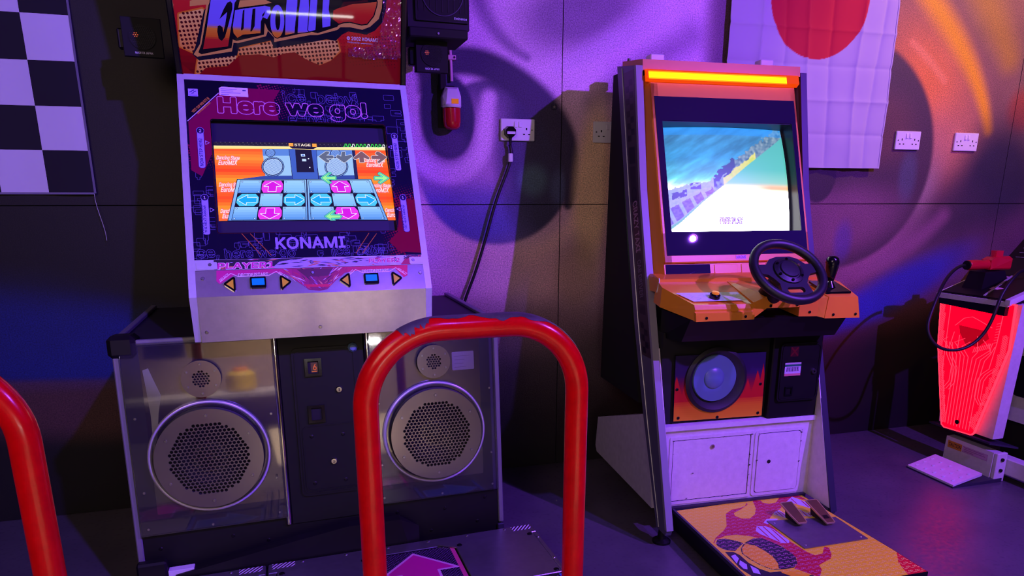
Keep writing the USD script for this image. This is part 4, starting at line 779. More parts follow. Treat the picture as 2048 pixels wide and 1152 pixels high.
def safety_bar(x0, x1, label, worn):
    t = thing('safety_bar', label, 'safety bar', at_d((x0+x1)/2, -1.375), 3.17); h = (x1-x0)/2; R = .128; top = 1.016
    pts = [(-h, 0, z) for z in np.linspace(zt+.004, top-R, 12)]+[(-h+R-R*math.cos(q), 0, top-R+R*math.sin(q)) for q in np.linspace(0, math.pi/2, 16)[1:]]
    pts += [(x, 0, top) for x in np.linspace(-h+R, h-R, 6)[1:-1]]+[(h-R+R*math.sin(q), 0, top-R+R*math.cos(q)) for q in np.linspace(0, math.pi/2, 16)]+[(h, 0, z) for z in np.linspace(top-R, zt+.004, 12)[1:]]
    put(t, 'tube', tube(pts, .0208, 28), 'red_tube', smooth=50)
    for s in (-1, 1):
        put(t, 'foot_flange', lathe([(.0, 0), (.048, 0), (.048, .006), (.026, .012), (.026, .03), (.0, .03)], 28).apply_translation((s*h, 0, zt+.0045)), 'stage_steel', smooth=30)
    if worn:
        # worn patch: a skin on the upper side of the bend, jagged lower edge
        def skin(i0, i1, a0, a1, seed, name='worn_patch'):
            P = np.array(pts[i0:i1]); P = spline(P, 60); tt = np.gradient(P, axis=0); tt /= np.linalg.norm(tt, axis=1)[:, None]; up = np.stack([-tt[:, 2], 0*tt[:, 0], tt[:, 0]], 1); fr = np.array([0, -1., 0])
            V = []; n = 10
            s_ = np.linspace(0, 1, 60); jag = (meshkit.fbm(np.stack([s_*11, s_*0+seed, s_*0], -1), 4, seed)-.5)*70; end = np.clip(np.minimum(s_, 1-s_)*9, 0, 1)
            for k in range(60):
                lo_, hi_ = a0, a1+jag[k]; hi_ = lo_+(hi_-lo_)*end[k]
                for q in np.radians(np.linspace(lo_, hi_, n)): V.append(P[k]+.02125*(up[k]*math.cos(q)+fr*math.sin(q)))
            f = [];
            for k in range(59):
                for j in range(n-1): o = k*n+j; f += [[o, o+1, o+n+1], [o, o+n+1, o+n]]
            put(t, name, trimesh.Trimesh(np.array(V), np.array(f), process=False), 'bare_metal', smooth=True, label='bare patch where the red paint has worn off')
        skin(20, 44, -70, 34, 4); skin(21, 26, -20, 62, 9)
    return t
safety_bar(.016, .392, 'red steel hoop safety bar standing before the right speaker, paint worn off its top', True)
safety_bar(-.842, -.462, 'red steel hoop safety bar cut off by the left edge of the photo', False)
# ------------------------------------------------------------------ driving game cabinet (middle right)
A_T = math.radians(-1.9)
def world_t(X, Y): a, b = X+1.503, Y-.45; return (a*math.cos(A_T)-b*math.sin(A_T), a*math.sin(A_T)+b*math.cos(A_T))
tx, ty = world_t(0, 0)
tc = thing('driving_game_cabinet', 'orange and white driving arcade cabinet with lit screen and glowing amber strip on top', 'arcade cabinet', (tx, ty, 0), -1.9)
bz = Face((-.166, 1.0), (.035, 1.63))
RAIL = [(.05, 1.69), (-.04, 1.254), (-.177, .798), (-.404, .073), (-.395, .05), (-.323, .05), (-.162, .431), (-.036, .775), (.105, 1.256), (.23, 1.716)]
for s in (-1, 1):
    put(tc, 'side_rail', prism_x(RAIL, *sorted((s*.327, s*.350))), 'rail_side')
    fe = [(y-.004, z) for y, z in RAIL[:4]]+[(y+.012, z) for y, z in RAIL[3::-1]]
    put(tc, 'rail_front_edge', prism_x(fe, *sorted((s*.325, s*.3515))), 'edge_pale' if s < 0 else 'navy_edge', label='pale front edging of the side rail' if s < 0 else None)
    low_ = [(-.215, .70), (-.404+.006, .085), (-.25, .085), (-.12, .5), (-.06, .70)]
    put(tc, 'rail_inner_panel', prism_x(low_, *sorted((s*.3235, s*.3272))), 'white_panel')
    put(tc, 'foot', cat([lathe([(0, 0), (.033, 0), (.033, .008), (.016, .016), (.012, .05), (0, .05)], 24)]).apply_translation((s*.338, -.345, 0)), 'black_plastic', smooth=30)
def rail_pt(z, f):  # on the left rail's outer face: f = 0 front edge, 1 rear edge
    yf = np.interp(z, [r[1] for r in RAIL[3::-1]], [r[0] for r in RAIL[3::-1]]); yr = np.interp(z, [r[1] for r in RAIL[5:]], [r[0] for r in RAIL[5:]]); return yf+(yr-yf)*f
a = Art()
zz = np.linspace(.66, 1.68, 30); strip = Polygon([(rail_pt(z, .10), z) for z in zz]+[(rail_pt(z, .66), z) for z in zz[::-1]]); a.add(strip, (66, 50, 58))
for z0, z1 in ((1.43, 1.66), (.67, .80)):
    n_ = int((z1-z0)/.022)
    for i in range(n_):
        for j in range(2):
            if (i+j) % 2: za, zb = z0+i*.022, z0+(i+1)*.022; fa, fb_ = .2+.2*j, .4+.2*j; a.add([(rail_pt(za, fa), za), (rail_pt(za, fb_), za), (rail_pt(zb, fb_), zb), (rail_pt(zb, fa), zb)], (20, 16, 24))
for za, zb, c in ((1.35, 1.41, (24, 18, 26)), (1.21, 1.34, (40, 26, 34)), (1.05, 1.2, (70, 32, 40)), (.86, 1.03, (26, 20, 28)), (.81, .845, (28, 22, 30))):
    zs = np.linspace(za, zb, 6); a.add([(rail_pt(z, .22), z) for z in zs]+[(rail_pt(z, .58), z) for z in zs[::-1]], c)
def rail_text(t, ztop, length, f, h, rgb):
    g = text_at(t, 0, 0, h, width=length); ang = math.degrees(math.atan2(-length, rail_pt(ztop-length, f)-rail_pt(ztop, f)))
    g = affinity.scale(g, 1, -1, origin=(0, 0)); g = affinity.rotate(g, ang, origin=(0, 0)); a.add(affinity.translate(g, rail_pt(ztop, f), ztop), rgb)
rail_text('CRAZY TAXI', 1.21, .19, .52, .036, (176, 140, 160)); rail_text('CAB DRIVER', 1.0, .14, .5, .03, (110, 96, 120)); a.add(ring(circ(rail_pt(1.24, .4), 1.24, .022), .008), (14, 10, 16))
m, c = a.mesh(None, 0); v = m.vertices.copy(); m.vertices = np.c_[-.3507-v[:, 2], v[:, 0], v[:, 1]]; m.invert() if m.face_normals[:, 0].mean() > 0 else None
put(tc, 'rail_print', m, 'print', col=c, label='dark printed band with checks and lettering')
zz = np.linspace(.06, 1.70, 40); put(tc, 'rail_bead', tube([(-.3512, rail_pt(z, .72), z) for z in zz], .0022, 6), 'silver_frame')
put(tc, 'rail_bead', tube([(.3512, rail_pt(z, .72), z) for z in zz], .0022, 6), 'silver_frame')
# bodies behind
put(tc, 'rear_body', prism_x([(.13, 1.7), (.33, 1.7), (.36, .45), (-.06, .45), (.05, .8), (.17, 1.25)], -.325, .325), 'black_matt')
put(tc, 'rear_base', prism_x([(-.25, .09), (.345, .10), (.362, .126), (.34, .268), (-.137, .428), (-.17, .428)], -.338, .338), 'white_body', label='white lower rear body')
# screen bezel
put(tc, 'bezel_body', cat([bz.box(-.3, -.266, -.0, .665, -.13, -.0, .004), bz.box(.273, .3, .0, .665, -.13, 0, .004), bz.box(-.3, .3, .527, .70, -.13, 0, .004), bz.box(-.3, .3, 0, .112, -.13, 0, .004)]), 'orange_panel')
for s in (-1, 1): put(tc, 'bezel_cheek', hull([(s*.3, *bz.at(0, v, w)[1:]) for v in (-.05, .70) for w in (-.005, -.14)]+[(s*.326, *bz.at(0, v, w)[1:]) for v in (-.05, .70) for w in (-.06, -.14)]), 'orange_dark')
opening = sbox(-.263, .113, .2705, .524)
put(tc, 'bezel_glass', bz.plate(sbox(-.287, .027, .2885, .613).difference(rrect(-.263, .2705, .113, .524, .004)), -.001, .0018), 'glass_dark', label='dark tinted glass round the screen')
put(tc, 'tube_surround', cat([bz.box(-.2665, -.262, .11, .527, -.09, -.002), bz.box(.2705, .2745, .11, .527, -.09, -.002), bz.box(-.266, .274, .522, .528, -.09, -.002), bz.box(-.266, .274, .109, .114, -.09, -.002)]), 'screen_border')
nu, nv = 250, 190; u = np.linspace(-.258, .262, nu); v = np.linspace(.113, .523, nv); U, V = np.meshgrid(u, v); cu, cv = .002, .318
w = -.026-.05*(((U-cu)/.26)**2*.35+((V-cv)/.205)**2*.35)
def street(U, V):
    """tilted street view: sky, row of buildings, pale road"""
    s = (U+.258)/.52; t = (V-.113)/.41                     # 0..1 right, up
    n1 = meshkit.fbm(np.stack([s*6+t*3, t*18-s*12, s*0], -1), 4, 3); n2 = meshkit.noise(np.stack([s*46+t*20, t*46-s*34, s*0], -1), 8); n3 = meshkit.noise(np.stack([s*70, t*70, s*0], -1), 5)
    lo_ = np.interp(s, [0, .12, .29, .44, .53, .66, .94, 1], [.02, .12, .295, .43, .51, .63, .87, .93]); hi_ = np.interp(s, [0, .265, .354, .425, .55, .62, .76, .93, 1], [.405, .477, .467, .58, .68, .72, .85, .975, 1.02])
    hi_ = hi_+.05*(n2-.5)*(s > .28)+.03*(n3-.5)
    st = lambda a, b: np.stack([np.interp(t, a, [c[k] for c in b]) for k in range(3)], -1)
    sky = st([.3, .42, .52, .7, .9, 1], [(250, 252, 255), (214, 240, 250), (96, 206, 214), (58, 158, 214), (64, 140, 196), (60, 150, 226)])*(1+.5*(n1-.5)*np.interp(t, [.4, .55], [.2, 1]))[..., None]
    ground = st([.0, .38, .43, .47, .6, .9], [(252, 255, 252), (255, 252, 246), (250, 236, 214), (150, 214, 196), (92, 196, 186), (86, 186, 184)])
    peach = np.exp(-((t-.425)/.028)**2)*np.clip((s-.6)*4, 0, 1); ground = ground*(1-peach[..., None])+np.array([252, 196, 140])*peach[..., None]
    lt = np.clip((.34-s)/.3, 0, 1)*np.clip((.42-t)/.2, 0, 1); ground = ground*(1-.6*lt[..., None])+np.array([176, 226, 250])*.6*lt[..., None]
    C = np.where((t > hi_)[..., None], sky, ground)
    inb = (t <= hi_)*(t >= lo_); f = (t-lo_)/np.maximum(hi_-lo_, .02)
    far = np.stack([64+90*n2, 108+70*n2, 140+50*n2], -1); C = np.where((inb*(s > .34))[..., None], far, C)
    C = np.where((inb*(s > .36)*(s < .56)*(f > .42+.3*(n2-.5)))[..., None], np.array([58, 88, 136]), C)
    C = np.where((inb*(s > .455)*(s < .74)*(f < .42))[..., None], np.stack([200+30*n2, 220+0*n2, 66+60*n2], -1), C)
    nr = inb*(s <= .38); q = (t-.74*s); rowi = np.floor((t-.35*s)*13); C = np.where(nr[..., None], np.stack([150+24*n3+8*(rowi % 2), 172+14*n3, 226+14*n3], -1), C)
    win = nr*((((s+.38*t)*9.5) % 1) > .28)*(f < .52)*(f > .1); C = np.where(win[..., None], np.stack([112+36*n3, 96+36*n3, 206+10*n3], -1), C)
    sg = nr*(np.abs(t-.36-.3*(s-.1)) < .03)*(s > .06)*(s < .17)+nr*(np.abs(t-.44+.0*s) < .028)*(s > .2)*(s < .28); C = np.where((sg*(n2 > .35) > 0)[..., None], np.array([86, 90, 170]), C)
    C = np.where((nr*(f < .07))[..., None], np.array([128, 190, 196]), C)
    C = np.where((t > .922)[..., None], C*.55+np.array([40, 150, 255])*.45, C)
    return np.clip(C, 0, 255)
colr = np.array(lin(street(U, V).reshape(-1, 3))); lum_ = colr.mean(1); colr = colr*(1+1.9*np.clip((lum_-.62)/.3, 0, 1))[:, None]; i = (np.arange(nv-1)[:, None]*nu+np.arange(nu-1)[None]).ravel()
put(tc, 'screen', bz.set(trimesh.Trimesh(np.c_[U.ravel(), V.ravel(), w.ravel()], np.vstack([np.c_[i, i+1, i+nu+1], np.c_[i, i+nu+1, i+nu]]), process=False)), 'tube_screen', smooth=True, col=np.array(colr), label='bulging lit screen with a tilted street scene')
a = Art(); g = text_at('FREE PLAY', -.046, .150, .022, width=.094); a.add(ring(g, .0022), (110, 110, 90)); put_art(tc, 'screen_text', a, bz, -.0305, 'lit_print')
a = Art(); a.add(sbox(-.0135, .0095, .0285, .0245), (206, 120, 180)); a.add(text_at('NAOMI', -.0115, .0125, .009, width=.038, skew=8), (40, 20, 90)); put_art(tc, 'name_tag', a, bz, .0006)
# amber light bar on top, cap and blocks
put(tc, 'light_bar', bz.set(hull([(u_, v_, w_) for u_ in (-.318, .304) for v_, w_ in ((.664, .004), (.670, .022), (.702, .022), (.709, .004))])), 'amber_glow', label='glowing amber light strip')
for k, (v0, v1, m_, u1) in enumerate(((.6662, .6698, 'amber_mid', .25), (.6704, .6752, 'amber_core', .25), (.6758, .6806, 'amber_core', .25), (.6812, .6860, 'amber_core', .25), (.6866, .6914, 'amber_core', .25), (.692, .6955, 'amber_mid', .25))): put(tc, 'light_bar_rib', bz.box(-.312, u1, v0, v1, .0215, .0245, .0006), m_)
put(tc, 'top_cap', prism_x([(.045, 1.675), (.05, 1.712), (.24, 1.736), (.24, 1.70)], -.324, .324), 'orange_dark')
for x0 in (-.219, .258): put(tc, 'top_block', bx(x0, x0+.057, .215, .262, 1.7345, 1.765, .003), 'white_plastic')
for x0 in (-.295, .335): put(tc, 'top_bolt', lathe([(0, 0), (.007, 0), (.007, .008), (0, .01)], 12).apply_translation((x0-.02, .20, 1.732)), 'screw')
# strip under the screen
put(tc, 'coin_strip', bz.box(-.298, .298, -.062, .0, -.13, -.012, .002), 'orange_panel')
put(tc, 'ticket_slot', bz.box(-.291, -.115, -.043, -.004, -.0125, -.0108), 'glass_dark')
for u0, u1 in ((-.098, -.005), (.012, .10), (.115, .2), (.215, .285)): put(tc, 'strip_plate', bz.box(u0, u1, -.044, -.006, -.013, -.0095, .001), 'orange_panel')
put(tc, 'key_lock', bz.set(lathe([(.004, 0), (.009, 0), (.009, .005), (.004, .005)], 16).apply_translation((-.306, -.026, -.05))), 'dark_screw')
# control panel
P = lambda *q: hull(q)
deck = P((-.338, -.155, .962), (.338, -.155, .962), (-.338, -.155, .90), (.338, -.155, .90), (-.35, -.24, .952), (.345, -.24, .945), (-.35, -.24, .905), (.345, -.24, .88), (-.338, -.06, .955), (.338, -.06, .955), (-.338, -.06, .9), (.338, -.06, .9))
put(tc, 'control_deck', deck, 'orange_panel')
tray = cat([P((-.305, -.41, .886), (-.086, -.41, .882), (-.302, -.415, .870), (-.086, -.415, .868), (-.298, -.41, .832), (-.083, -.41, .832), (-.362, -.285, .93), (-.366, -.285, .862), (-.352, -.22, .948), (-.36, -.22, .87), (-.03, -.22, .942), (-.03, -.22, .85)),
            P((-.083, -.41, .832), (-.086, -.41, .887), (-.028, -.402, .864), (-.028, -.402, .905), (-.03, -.22, .945), (-.03, -.22, .86), (-.09, -.22, .945), (-.09, -.22, .85))])
put(tc, 'control_tray', tray, 'orange_panel')
put(tc, 'deck_seam', tube([(-.352, -.238, .955), (-.353, -.243, .945), (-.362, -.246, .908)], .0022, 6), 'white_panel')
put(tc, 'tray_lip', P((-.305, -.413, .864), (-.083, -.413, .861), (-.302, -.421, .859), (-.084, -.421, .856), (-.298, -.419, .8305), (-.084, -.419, .8305), (-.298, -.40, .8305), (-.083, -.40, .8305)), 'orange_panel')
arch = P((-.03, -.402, .864), (-.03, -.402, .90), (.10, -.402, .864), (.10, -.402, .90), (-.03, -.22, .942), (.10, -.22, .938), (-.03, -.22, .87), (.10, -.22, .87))
put(tc, 'wheel_console', cat([arch, P((.098, -.402, .831), (.098, -.402, .895), (.172, -.402, .829), (.165, -.402, .89), (.098, -.22, .938), (.19, -.22, .935), (.098, -.22, .85), (.19, -.22, .85)),
    P((.170, -.400, .829), (.160, -.395, .888), (.195, -.41, .823), (.203, -.408, .895), (.2, -.22, .93), (.16, -.22, .93), (.2, -.22, .84), (.16, -.22, .84))]), 'orange_panel')
put(tc, 'shifter_box', P((.195, -.412, .822), (.205, -.410, .896), (.337, -.412, .819), (.322, -.410, .893), (.345, -.28, .93), (.352, -.28, .83), (.34, -.22, .94), (.21, -.22, .94), (.21, -.22, .83), (.345, -.22, .83)), 'orange_panel')
for x, y, z in ((-.262, -.4205, .842), (-.118, -.4205, .842), (-.015, -.4035, .872), (.088, -.4035, .872), (.14, -.4035, .845), (.228, -.413, .834), (.318, -.413, .833)):
    m = screw_mesh(.005); m.apply_transform(trimesh.transformations.rotation_matrix(math.pi/2, (1, 0, 0))); m.apply_translation((x, y, z)); put(tc, 'bolt', m, 'dark_screw')
tf = Face((-.405, .8885), (-.285, .932)); a = Art(); dq = Polygon([(-.298, .012), (-.10, .008), (-.108, .07), (-.335, .076)]); a.ramp(dq, [(-.33, (226, 210, 214)), (-.2, (206, 214, 216)), (-.1, (222, 226, 160))], axis=0, n=18)
r = np.random.default_rng(3)
for k in range(34): u, v = r.uniform(-.3, -.115), r.uniform(.014, .066); a.add(affinity.rotate(sbox(u, v, u+r.uniform(.008, .03), v+.0016), r.uniform(-30, 60)).intersection(dq), (170, 190, 205))
put_art(tc, 'instruction_decal', a, tf, .0022, label='pale instruction decal')
bt = group(tc, 'start_button'); tfb = lambda prof: tf.set(lathe(prof, 28).apply_translation((-.212, .034, .002)))
put(bt, 'button_collar', tfb([(.0, 0), (.0175, 0), (.0175, .012), (.013, .016), (0, .016)]), 'black_gloss', smooth=30); put(bt, 'button_cap', tfb([(0, .014), (.0125, .014), (.012, .021), (0, .023)]), 'button_orange', smooth=30)
# steering wheel
wc = np.array([-.002, -.461, .994]); WT = .794; wf = Face((0, 0), (math.sin(WT), math.cos(WT)))
def on_wheel(m): m = wf.set(m); m.apply_translation(wc); return m
wh = group(tc, 'steering_wheel', 'black three-spoke steering wheel')
put(wh, 'rim', on_wheel(torus(.1185, .0155, 72, 18)), 'black_rubber', smooth=True)
outer = circ(0, 0, .112, 24)
sp_up = Polygon([(-.112, .03), (-.07, .03), (-.05, .052), (-.02, .062), (.03, .062), (.055, .052), (.075, .03), (.112, .03), (.112, -.005), (.078, -.012), (.062, -.03), (.05, -.05), (.06, -.112), (-.06, -.112), (-.05, -.05), (-.062, -.03), (-.078, -.012), (-.112, -.005)]).intersection(outer)
slots = unary_union([rrect(-.032, .030, -.088, -.066, .009)]); sp_ = sp_up.difference(slots)
m = extr(sp_, .012); m.apply_translation((0, 0, -.012)); put(wh, 'spokes', on_wheel(m), 'black_rubber')
put(wh, 'hub', on_wheel(lathe([(0, -.05), (.036, -.05), (.044, -.012), (.053, -.002), (.051, .006), (.04, .011), (.037, .0075), (.033, .0085), (.031, .014), (0, .017)], 40)), 'black_rubber', smooth=35)
for k in range(6):
    q = k*math.pi/3+.4; put(wh, 'hub_bolt', on_wheel(lathe([(.002, .0), (.0048, 0), (.0048, .0035), (.002, .0035)], 12).apply_translation((.0435*math.cos(q), .0435*math.sin(q), .0088))), 'black_gloss' if k else 'gold_metal')
put(tc, 'steering_column', on_wheel(lathe([(0, -.16), (.04, -.16), (.036, -.045), (0, -.045)], 28)), 'black_plastic', smooth=30)
# shifter
sx, sy, sz = .262, -.335, .915
put(tc, 'shifter_plate', hull([(sx+u_*.05, sy+v_*.05, sz+v_*.05*.28+w_) for u_ in (-1, 1) for v_ in (-1, 1) for w_ in (.001, .008)]), 'black_gloss')
put(tc, 'shifter_boot', lathe([(0, .004), (.02, .004), (.012, .02), (.007, .032), (0, .032)], 20).apply_translation((sx, sy, sz)), 'chrome', smooth=30)
kn = lathe([(0, .028), (.012, .028), (.017, .05), (.022, .075), (.0235, .093), (.020, .106), (.012, .113), (0, .116)], 28); put(tc, 'shifter_knob', kn.apply_translation((sx, sy, sz)), 'black_gloss', smooth=True)
# under-box, speaker and coin panels
put(tc, 'under_box', P((-.30, -.385, .832), (.31, -.385, .825), (-.30, -.33, .746), (.31, -.33, .743), (-.318, -.2, .84), (.318, -.2, .84), (-.318, -.2, .74), (.318, -.2, .74)), 'black_plastic')
put(tc, 'speaker_wall', bx(-.322, .322, -.235, -.10, .395, .76), 'black_matt')
sf = Face((-.24, 0.), (-.24, 1.)); q = Polygon([(-.275, .43), (.088, .424), (.060, .668), (-.288, .676)])
q = Polygon([(-.268, .428), (.098, .424), (.092, .672), (-.274, .676)]); a = Art(q)
a.ramp(q, [(.42, (226, 150, 26)), (.475, (220, 120, 22)), (.515, (196, 30, 24)), (.56, (130, 12, 44)), (.60, (46, 24, 72)), (.68, (34, 26, 66))], n=30)
for u0, h_, w_ in ((-.26, .60, .028), (-.225, .575, .02), (.07, .605, .03), (.03, .575, .02), (.09, .63, .02), (-.19, .54, .02), (-.0, .54, .016)): a.add([(u0-w_, .50), (u0-w_*.2, h_), (u0+w_, .50)], (190, 24, 26))
put_art(tc, 'speaker_print', a, sf, .0062, label='flame print round the loudspeaker')
put(tc, 'speaker_board', sf.plate(q.buffer(.0015), .0, .006), 'black_plastic')
put(tc, 'speaker_frame', sf.set(lathe([(.075, .007), (.122, .007), (.124, .012), (.112, .019), (.100, .013), (.086, .009), (.075, .009)], 56).apply_translation((-.108, .578, 0))), 'cone_dark', smooth=25)
put(tc, 'speaker_cone', sf.set(lathe([(.0, .011), (.03, .010), (.086, .0185), (.088, .012), (.086, .0085), (0, .0075)], 56).apply_translation((-.118, .586, 0))), 'cone_blue', smooth=30)
put(tc, 'speaker_cap', sf.set(lathe([(.041, .0115), (.040, .0135), (.036, .017), (.024, .022), (.01, .0245), (0, .025)], 40).apply_translation((-.118, .586, 0))), 'cone_blue', smooth=True)
screws(tc, sf, [(-.25, .44), (-.09, .432), (.08, .436), (.08, .55), (-.262, .55), (-.03, .49)], .0066, .006, 'dark_screw', 'bolt')
put(tc, 'coin_box', bx(.112, .322, -.262, -.22, .397, .742, .004), 'black_plastic')
cf = Face((-.2645, 0.), (-.2645, 1.))
put(tc, 'coin_door', cf.plate(rrect(.138, .312, .482, .706, .016), 0, .007), 'black_plastic'); put(tc, 'coin_door_rib', cf.plate(ring(rrect(.146, .304, .49, .698, .014), .003), .007, .009), 'black_plastic')
put(tc, 'coin_return', cf.plate(sbox(.168, .505, .20, .54).difference(sbox(.173, .511, .195, .534)), .007, .011), 'black_gloss')
a = Art(); a.add(sbox(.160, .581, .2285, .632), (196, 176, 206)); a.add(sbox(.160, .617, .2285, .625), (40, 110, 90)); a.add(sbox(.160, .581, .2285, .590), (206, 120, 130))
for k in range(14): a.add(sbox(.168+k*.0038, .598, .168+k*.0038+(.0016 if k % 3 else .0026), .615), (40, 30, 60))
put_art(tc, 'barcode_sticker', a, cf, .0074, label='white sticker with a bar code')
a = Art(); a.add(sbox(.178, .655, .212, .692), (60, 10, 22)); a.add(LineString([(.182, .66), (.208, .688)]).buffer(.003), (96, 14, 24)); a.add(LineString([(.208, .66), (.182, .688)]).buffer(.003), (96, 14, 24)); put_art(tc, 'coin_mark', a, cf, .0074)
put(tc, 'coin_lock', cf.set(lathe([(.003, 0), (.0095, 0), (.0095, .006), (.003, .006)], 18).apply_translation((.285, .594, .007))), 'screw')
# white lower front with two doors
wp = Face((-.26, .085), (-.255, .41))
put(tc, 'front_panel', prism_x([(-.26, .085), (-.255, .41), (-.12, .41), (-.12, .085)], -.323, .323), 'white_panel')
put(tc, 'panel_ledge', prism_x([(-.268, .397), (-.268, .415), (-.10, .415), (-.10, .397)], -.323, .323), 'white_panel')
for (u0, u1), r_ in (((-.270, .054), .004), ((.083, .272), .016)):
    put(tc, 'door_frame', wp.plate(rrect(u0-.012, u1+.012, .016, .284, r_).difference(rrect(u0, u1, .028, .272, r_*.8)), .0, .004), 'white_panel')
    put(tc, 'panel_door', wp.plate(rrect(u0+.003, u1-.003, .031, .269, r_*.7), -.002, .002 if u0 < 0 else .006), 'white_panel')
    put(tc, 'door_gap', wp.plate(rrect(u0, u1, .028, .272, r_*.8).difference(rrect(u0+.003, u1-.003, .031, .269, r_*.7)), .0, .0006), 'black_matt')
put(tc, 'panel_lock', wp.set(lathe([(.003, 0), (.0085, 0), (.0085, .004), (.003, .004)], 18).apply_translation((-.1077, .2367, .002))), 'screw'); put(tc, 'panel_lock', wp.set(lathe([(0, 0), (.0075, 0), (.0075, .0012), (0, .0012)], 18).apply_translation((.137, .155, .006))), 'black_matt')
r = np.random.default_rng(8); ch = []
for k in range(34): u, v = r.choice([-.27, .055, .084, .271, r.uniform(-.3, .3)]), r.choice([.031, .272, .32, r.uniform(.02, .3)]); ch.append(Polygon([(u+r.uniform(-.006, .006), v+r.uniform(-.003, .003)) for _ in range(5)]).convex_hull)
put(tc, 'chipped_paint', wp.plate(unary_union(ch), .006, .0063), 'black_matt')
# floor plate with printed art, pedal plate and pedals
BP = [(-.263, -.285), (.295, -.255), (.318, -.74), (.318, -.87), (-.262, -.885)]
put(tc, 'base_step', hull([(x, y, z) for x, y in BP for z in (.015, .086)]), 'black_plastic')
put(tc, 'base_edge', cat([hull([(-.266, -.27, .078), (-.258, -.27, .091), (-.266, -.885, .078), (-.258, -.885, .091), (-.266, -.27, .091), (-.266, -.885, .091)]), bx(-.3, .31, -.275, -.258, .07, .094)]), 'navy_edge')
bp = Polygon(BP); a = Art(bp.buffer(-.002)); a.add(bp, (255, 232, 40))
B = {'red':[(0.077,-0.272),(0.108,-0.28),(0.103,-0.299),(0.122,-0.314),(0.154,-0.31),(0.202,-0.266),(0.229,-0.265),(0.278,-0.264),(0.29,-0.335),(0.248,-0.277),(0.165,-0.336),(0.141,-0.36),(0.088,-0.391),(0.02,-0.452),(0.021,-0.492),(0.017,-0.598),(0.024,-0.648),(0.026,-0.671),(0.038,-0.697),(0.07,-0.693),(0.105,-0.655),(0.117,-0.664),(0.095,-0.705),(0.074,-0.728),(0.033,-0.745),(0.01,-0.755),(0.001,-0.78),(-0.034,-0.817),(-0.048,-0.804),(-0.068,-0.771),(-0.081,-0.755),(-0.051,-0.73),(-0.031,-0.697),(-0.028,-0.658),(-0.031,-0.617),(-0.047,-0.592),(-0.069,-0.553),(-0.101,-0.527),(-0.136,-0.509),(-0.18,-0.508),(-0.218,-0.524),(-0.245,-0.554),(-0.244,-0.542),(-0.218,-0.512),(-0.166,-0.473),(-0.135,-0.442),(-0.086,-0.353),(-0.046,-0.326),(-0.007,-0.321),(0.021,-0.309),(0.044,-0.284),(0.037,-0.301),(-0.015,-0.334),(-0.054,-0.354),(-0.062,-0.377),(-0.05,-0.401),(-0.02,-0.408),(0.018,-0.381),(0.049,-0.338)],'blk1':[(-0.218,-0.524),(-0.19,-0.525),(-0.16,-0.55),(-0.146,-0.569),(-0.174,-0.589),(-0.203,-0.611),(-0.23,-0.598),(-0.243,-0.572),(-0.239,-0.549)],'blk2':[(-0.143,-0.569),(-0.095,-0.547),(-0.065,-0.551),(-0.045,-0.59),(-0.032,-0.623),(-0.028,-0.658),(-0.03,-0.692),(-0.051,-0.73),(-0.078,-0.75),(-0.106,-0.751),(-0.128,-0.749),(-0.111,-0.716),(-0.099,-0.67),(-0.103,-0.629),(-0.116,-0.591)],'blk3':[(-0.239,-0.608),(-0.212,-0.614),(-0.202,-0.639),(-0.202,-0.689),(-0.189,-0.729),(-0.169,-0.757),(-0.135,-0.76),(-0.048,-0.804),(-0.049,-0.853),(-0.143,-0.863),(-0.225,-0.815),(-0.248,-0.715)],'w1':[(-0.234,-0.637),(-0.215,-0.631),(-0.217,-0.658),(-0.242,-0.685)],'w2':[(-0.22,-0.668),(-0.213,-0.697),(-0.228,-0.725),(-0.238,-0.717),(-0.237,-0.691)],'w3':[(-0.206,-0.704),(-0.195,-0.733),(-0.204,-0.761),(-0.221,-0.747)],'w4':[(-0.03,-0.467),(-0.001,-0.474),(0.013,-0.503),(0.017,-0.589),(0.006,-0.605),(-0.019,-0.599),(-0.038,-0.555),(-0.052,-0.526),(-0.055,-0.5)],'w5':[(0.009,-0.449),(0.038,-0.425),(0.08,-0.435),(0.048,-0.452),(0.016,-0.464)],'w6':[(0.103,-0.38),(0.126,-0.371),(0.129,-0.408),(0.119,-0.448),(0.107,-0.431),(0.084,-0.397)],'w7':[(0.248,-0.277),(0.277,-0.347),(0.252,-0.386),(0.218,-0.333),(0.165,-0.336)],'w8':[(0.204,-0.382),(0.212,-0.417),(0.24,-0.413),(0.233,-0.436),(0.207,-0.448),(0.187,-0.436)],'gold':[(-0.125,-0.749),(-0.104,-0.757),(-0.07,-0.773),(-0.054,-0.792),(-0.067,-0.814),(-0.105,-0.81),(-0.135,-0.768)]}
a.add(B['red'], (200, 24, 50)); 
for k in ('w4', 'w5', 'w6', 'w7', 'w8'): a.add(B[k], (206, 190, 226))
for k in ('w4', 'w6', 'w7', 'w8'):
    b = Polygon(B[k]).buffer(0).bounds
    for j in range(3): t = .2+.28*j; a.add(LineString([(b[0]+(b[2]-b[0])*t, b[1]), (b[0]+(b[2]-b[0])*(t+.15), b[3])]).buffer(.0022).intersection(Polygon(B[k]).buffer(-.004)), (190, 30, 60))
a.add(Polygon(B['blk1']).buffer(.005), (255, 232, 40)); a.add(B['blk1'], (26, 22, 42)); a.add(B['blk2'], (26, 22, 42)); a.add(B['blk3'], (26, 22, 42))
ov = Polygon([(-.172, -.602), (-.146, -.577), (-.118, -.592), (-.106, -.634), (-.103, -.672), (-.112, -.715), (-.129, -.745), (-.150, -.742), (-.170, -.712), (-.182, -.672), (-.186, -.632)]); a.add(ov.buffer(.004), (26, 22, 42)); a.add(ov, (255, 200, 24)); a.add(B['gold'], (255, 200, 24))
for k in ('w1', 'w2', 'w3'): a.add(B[k], (198, 184, 226))
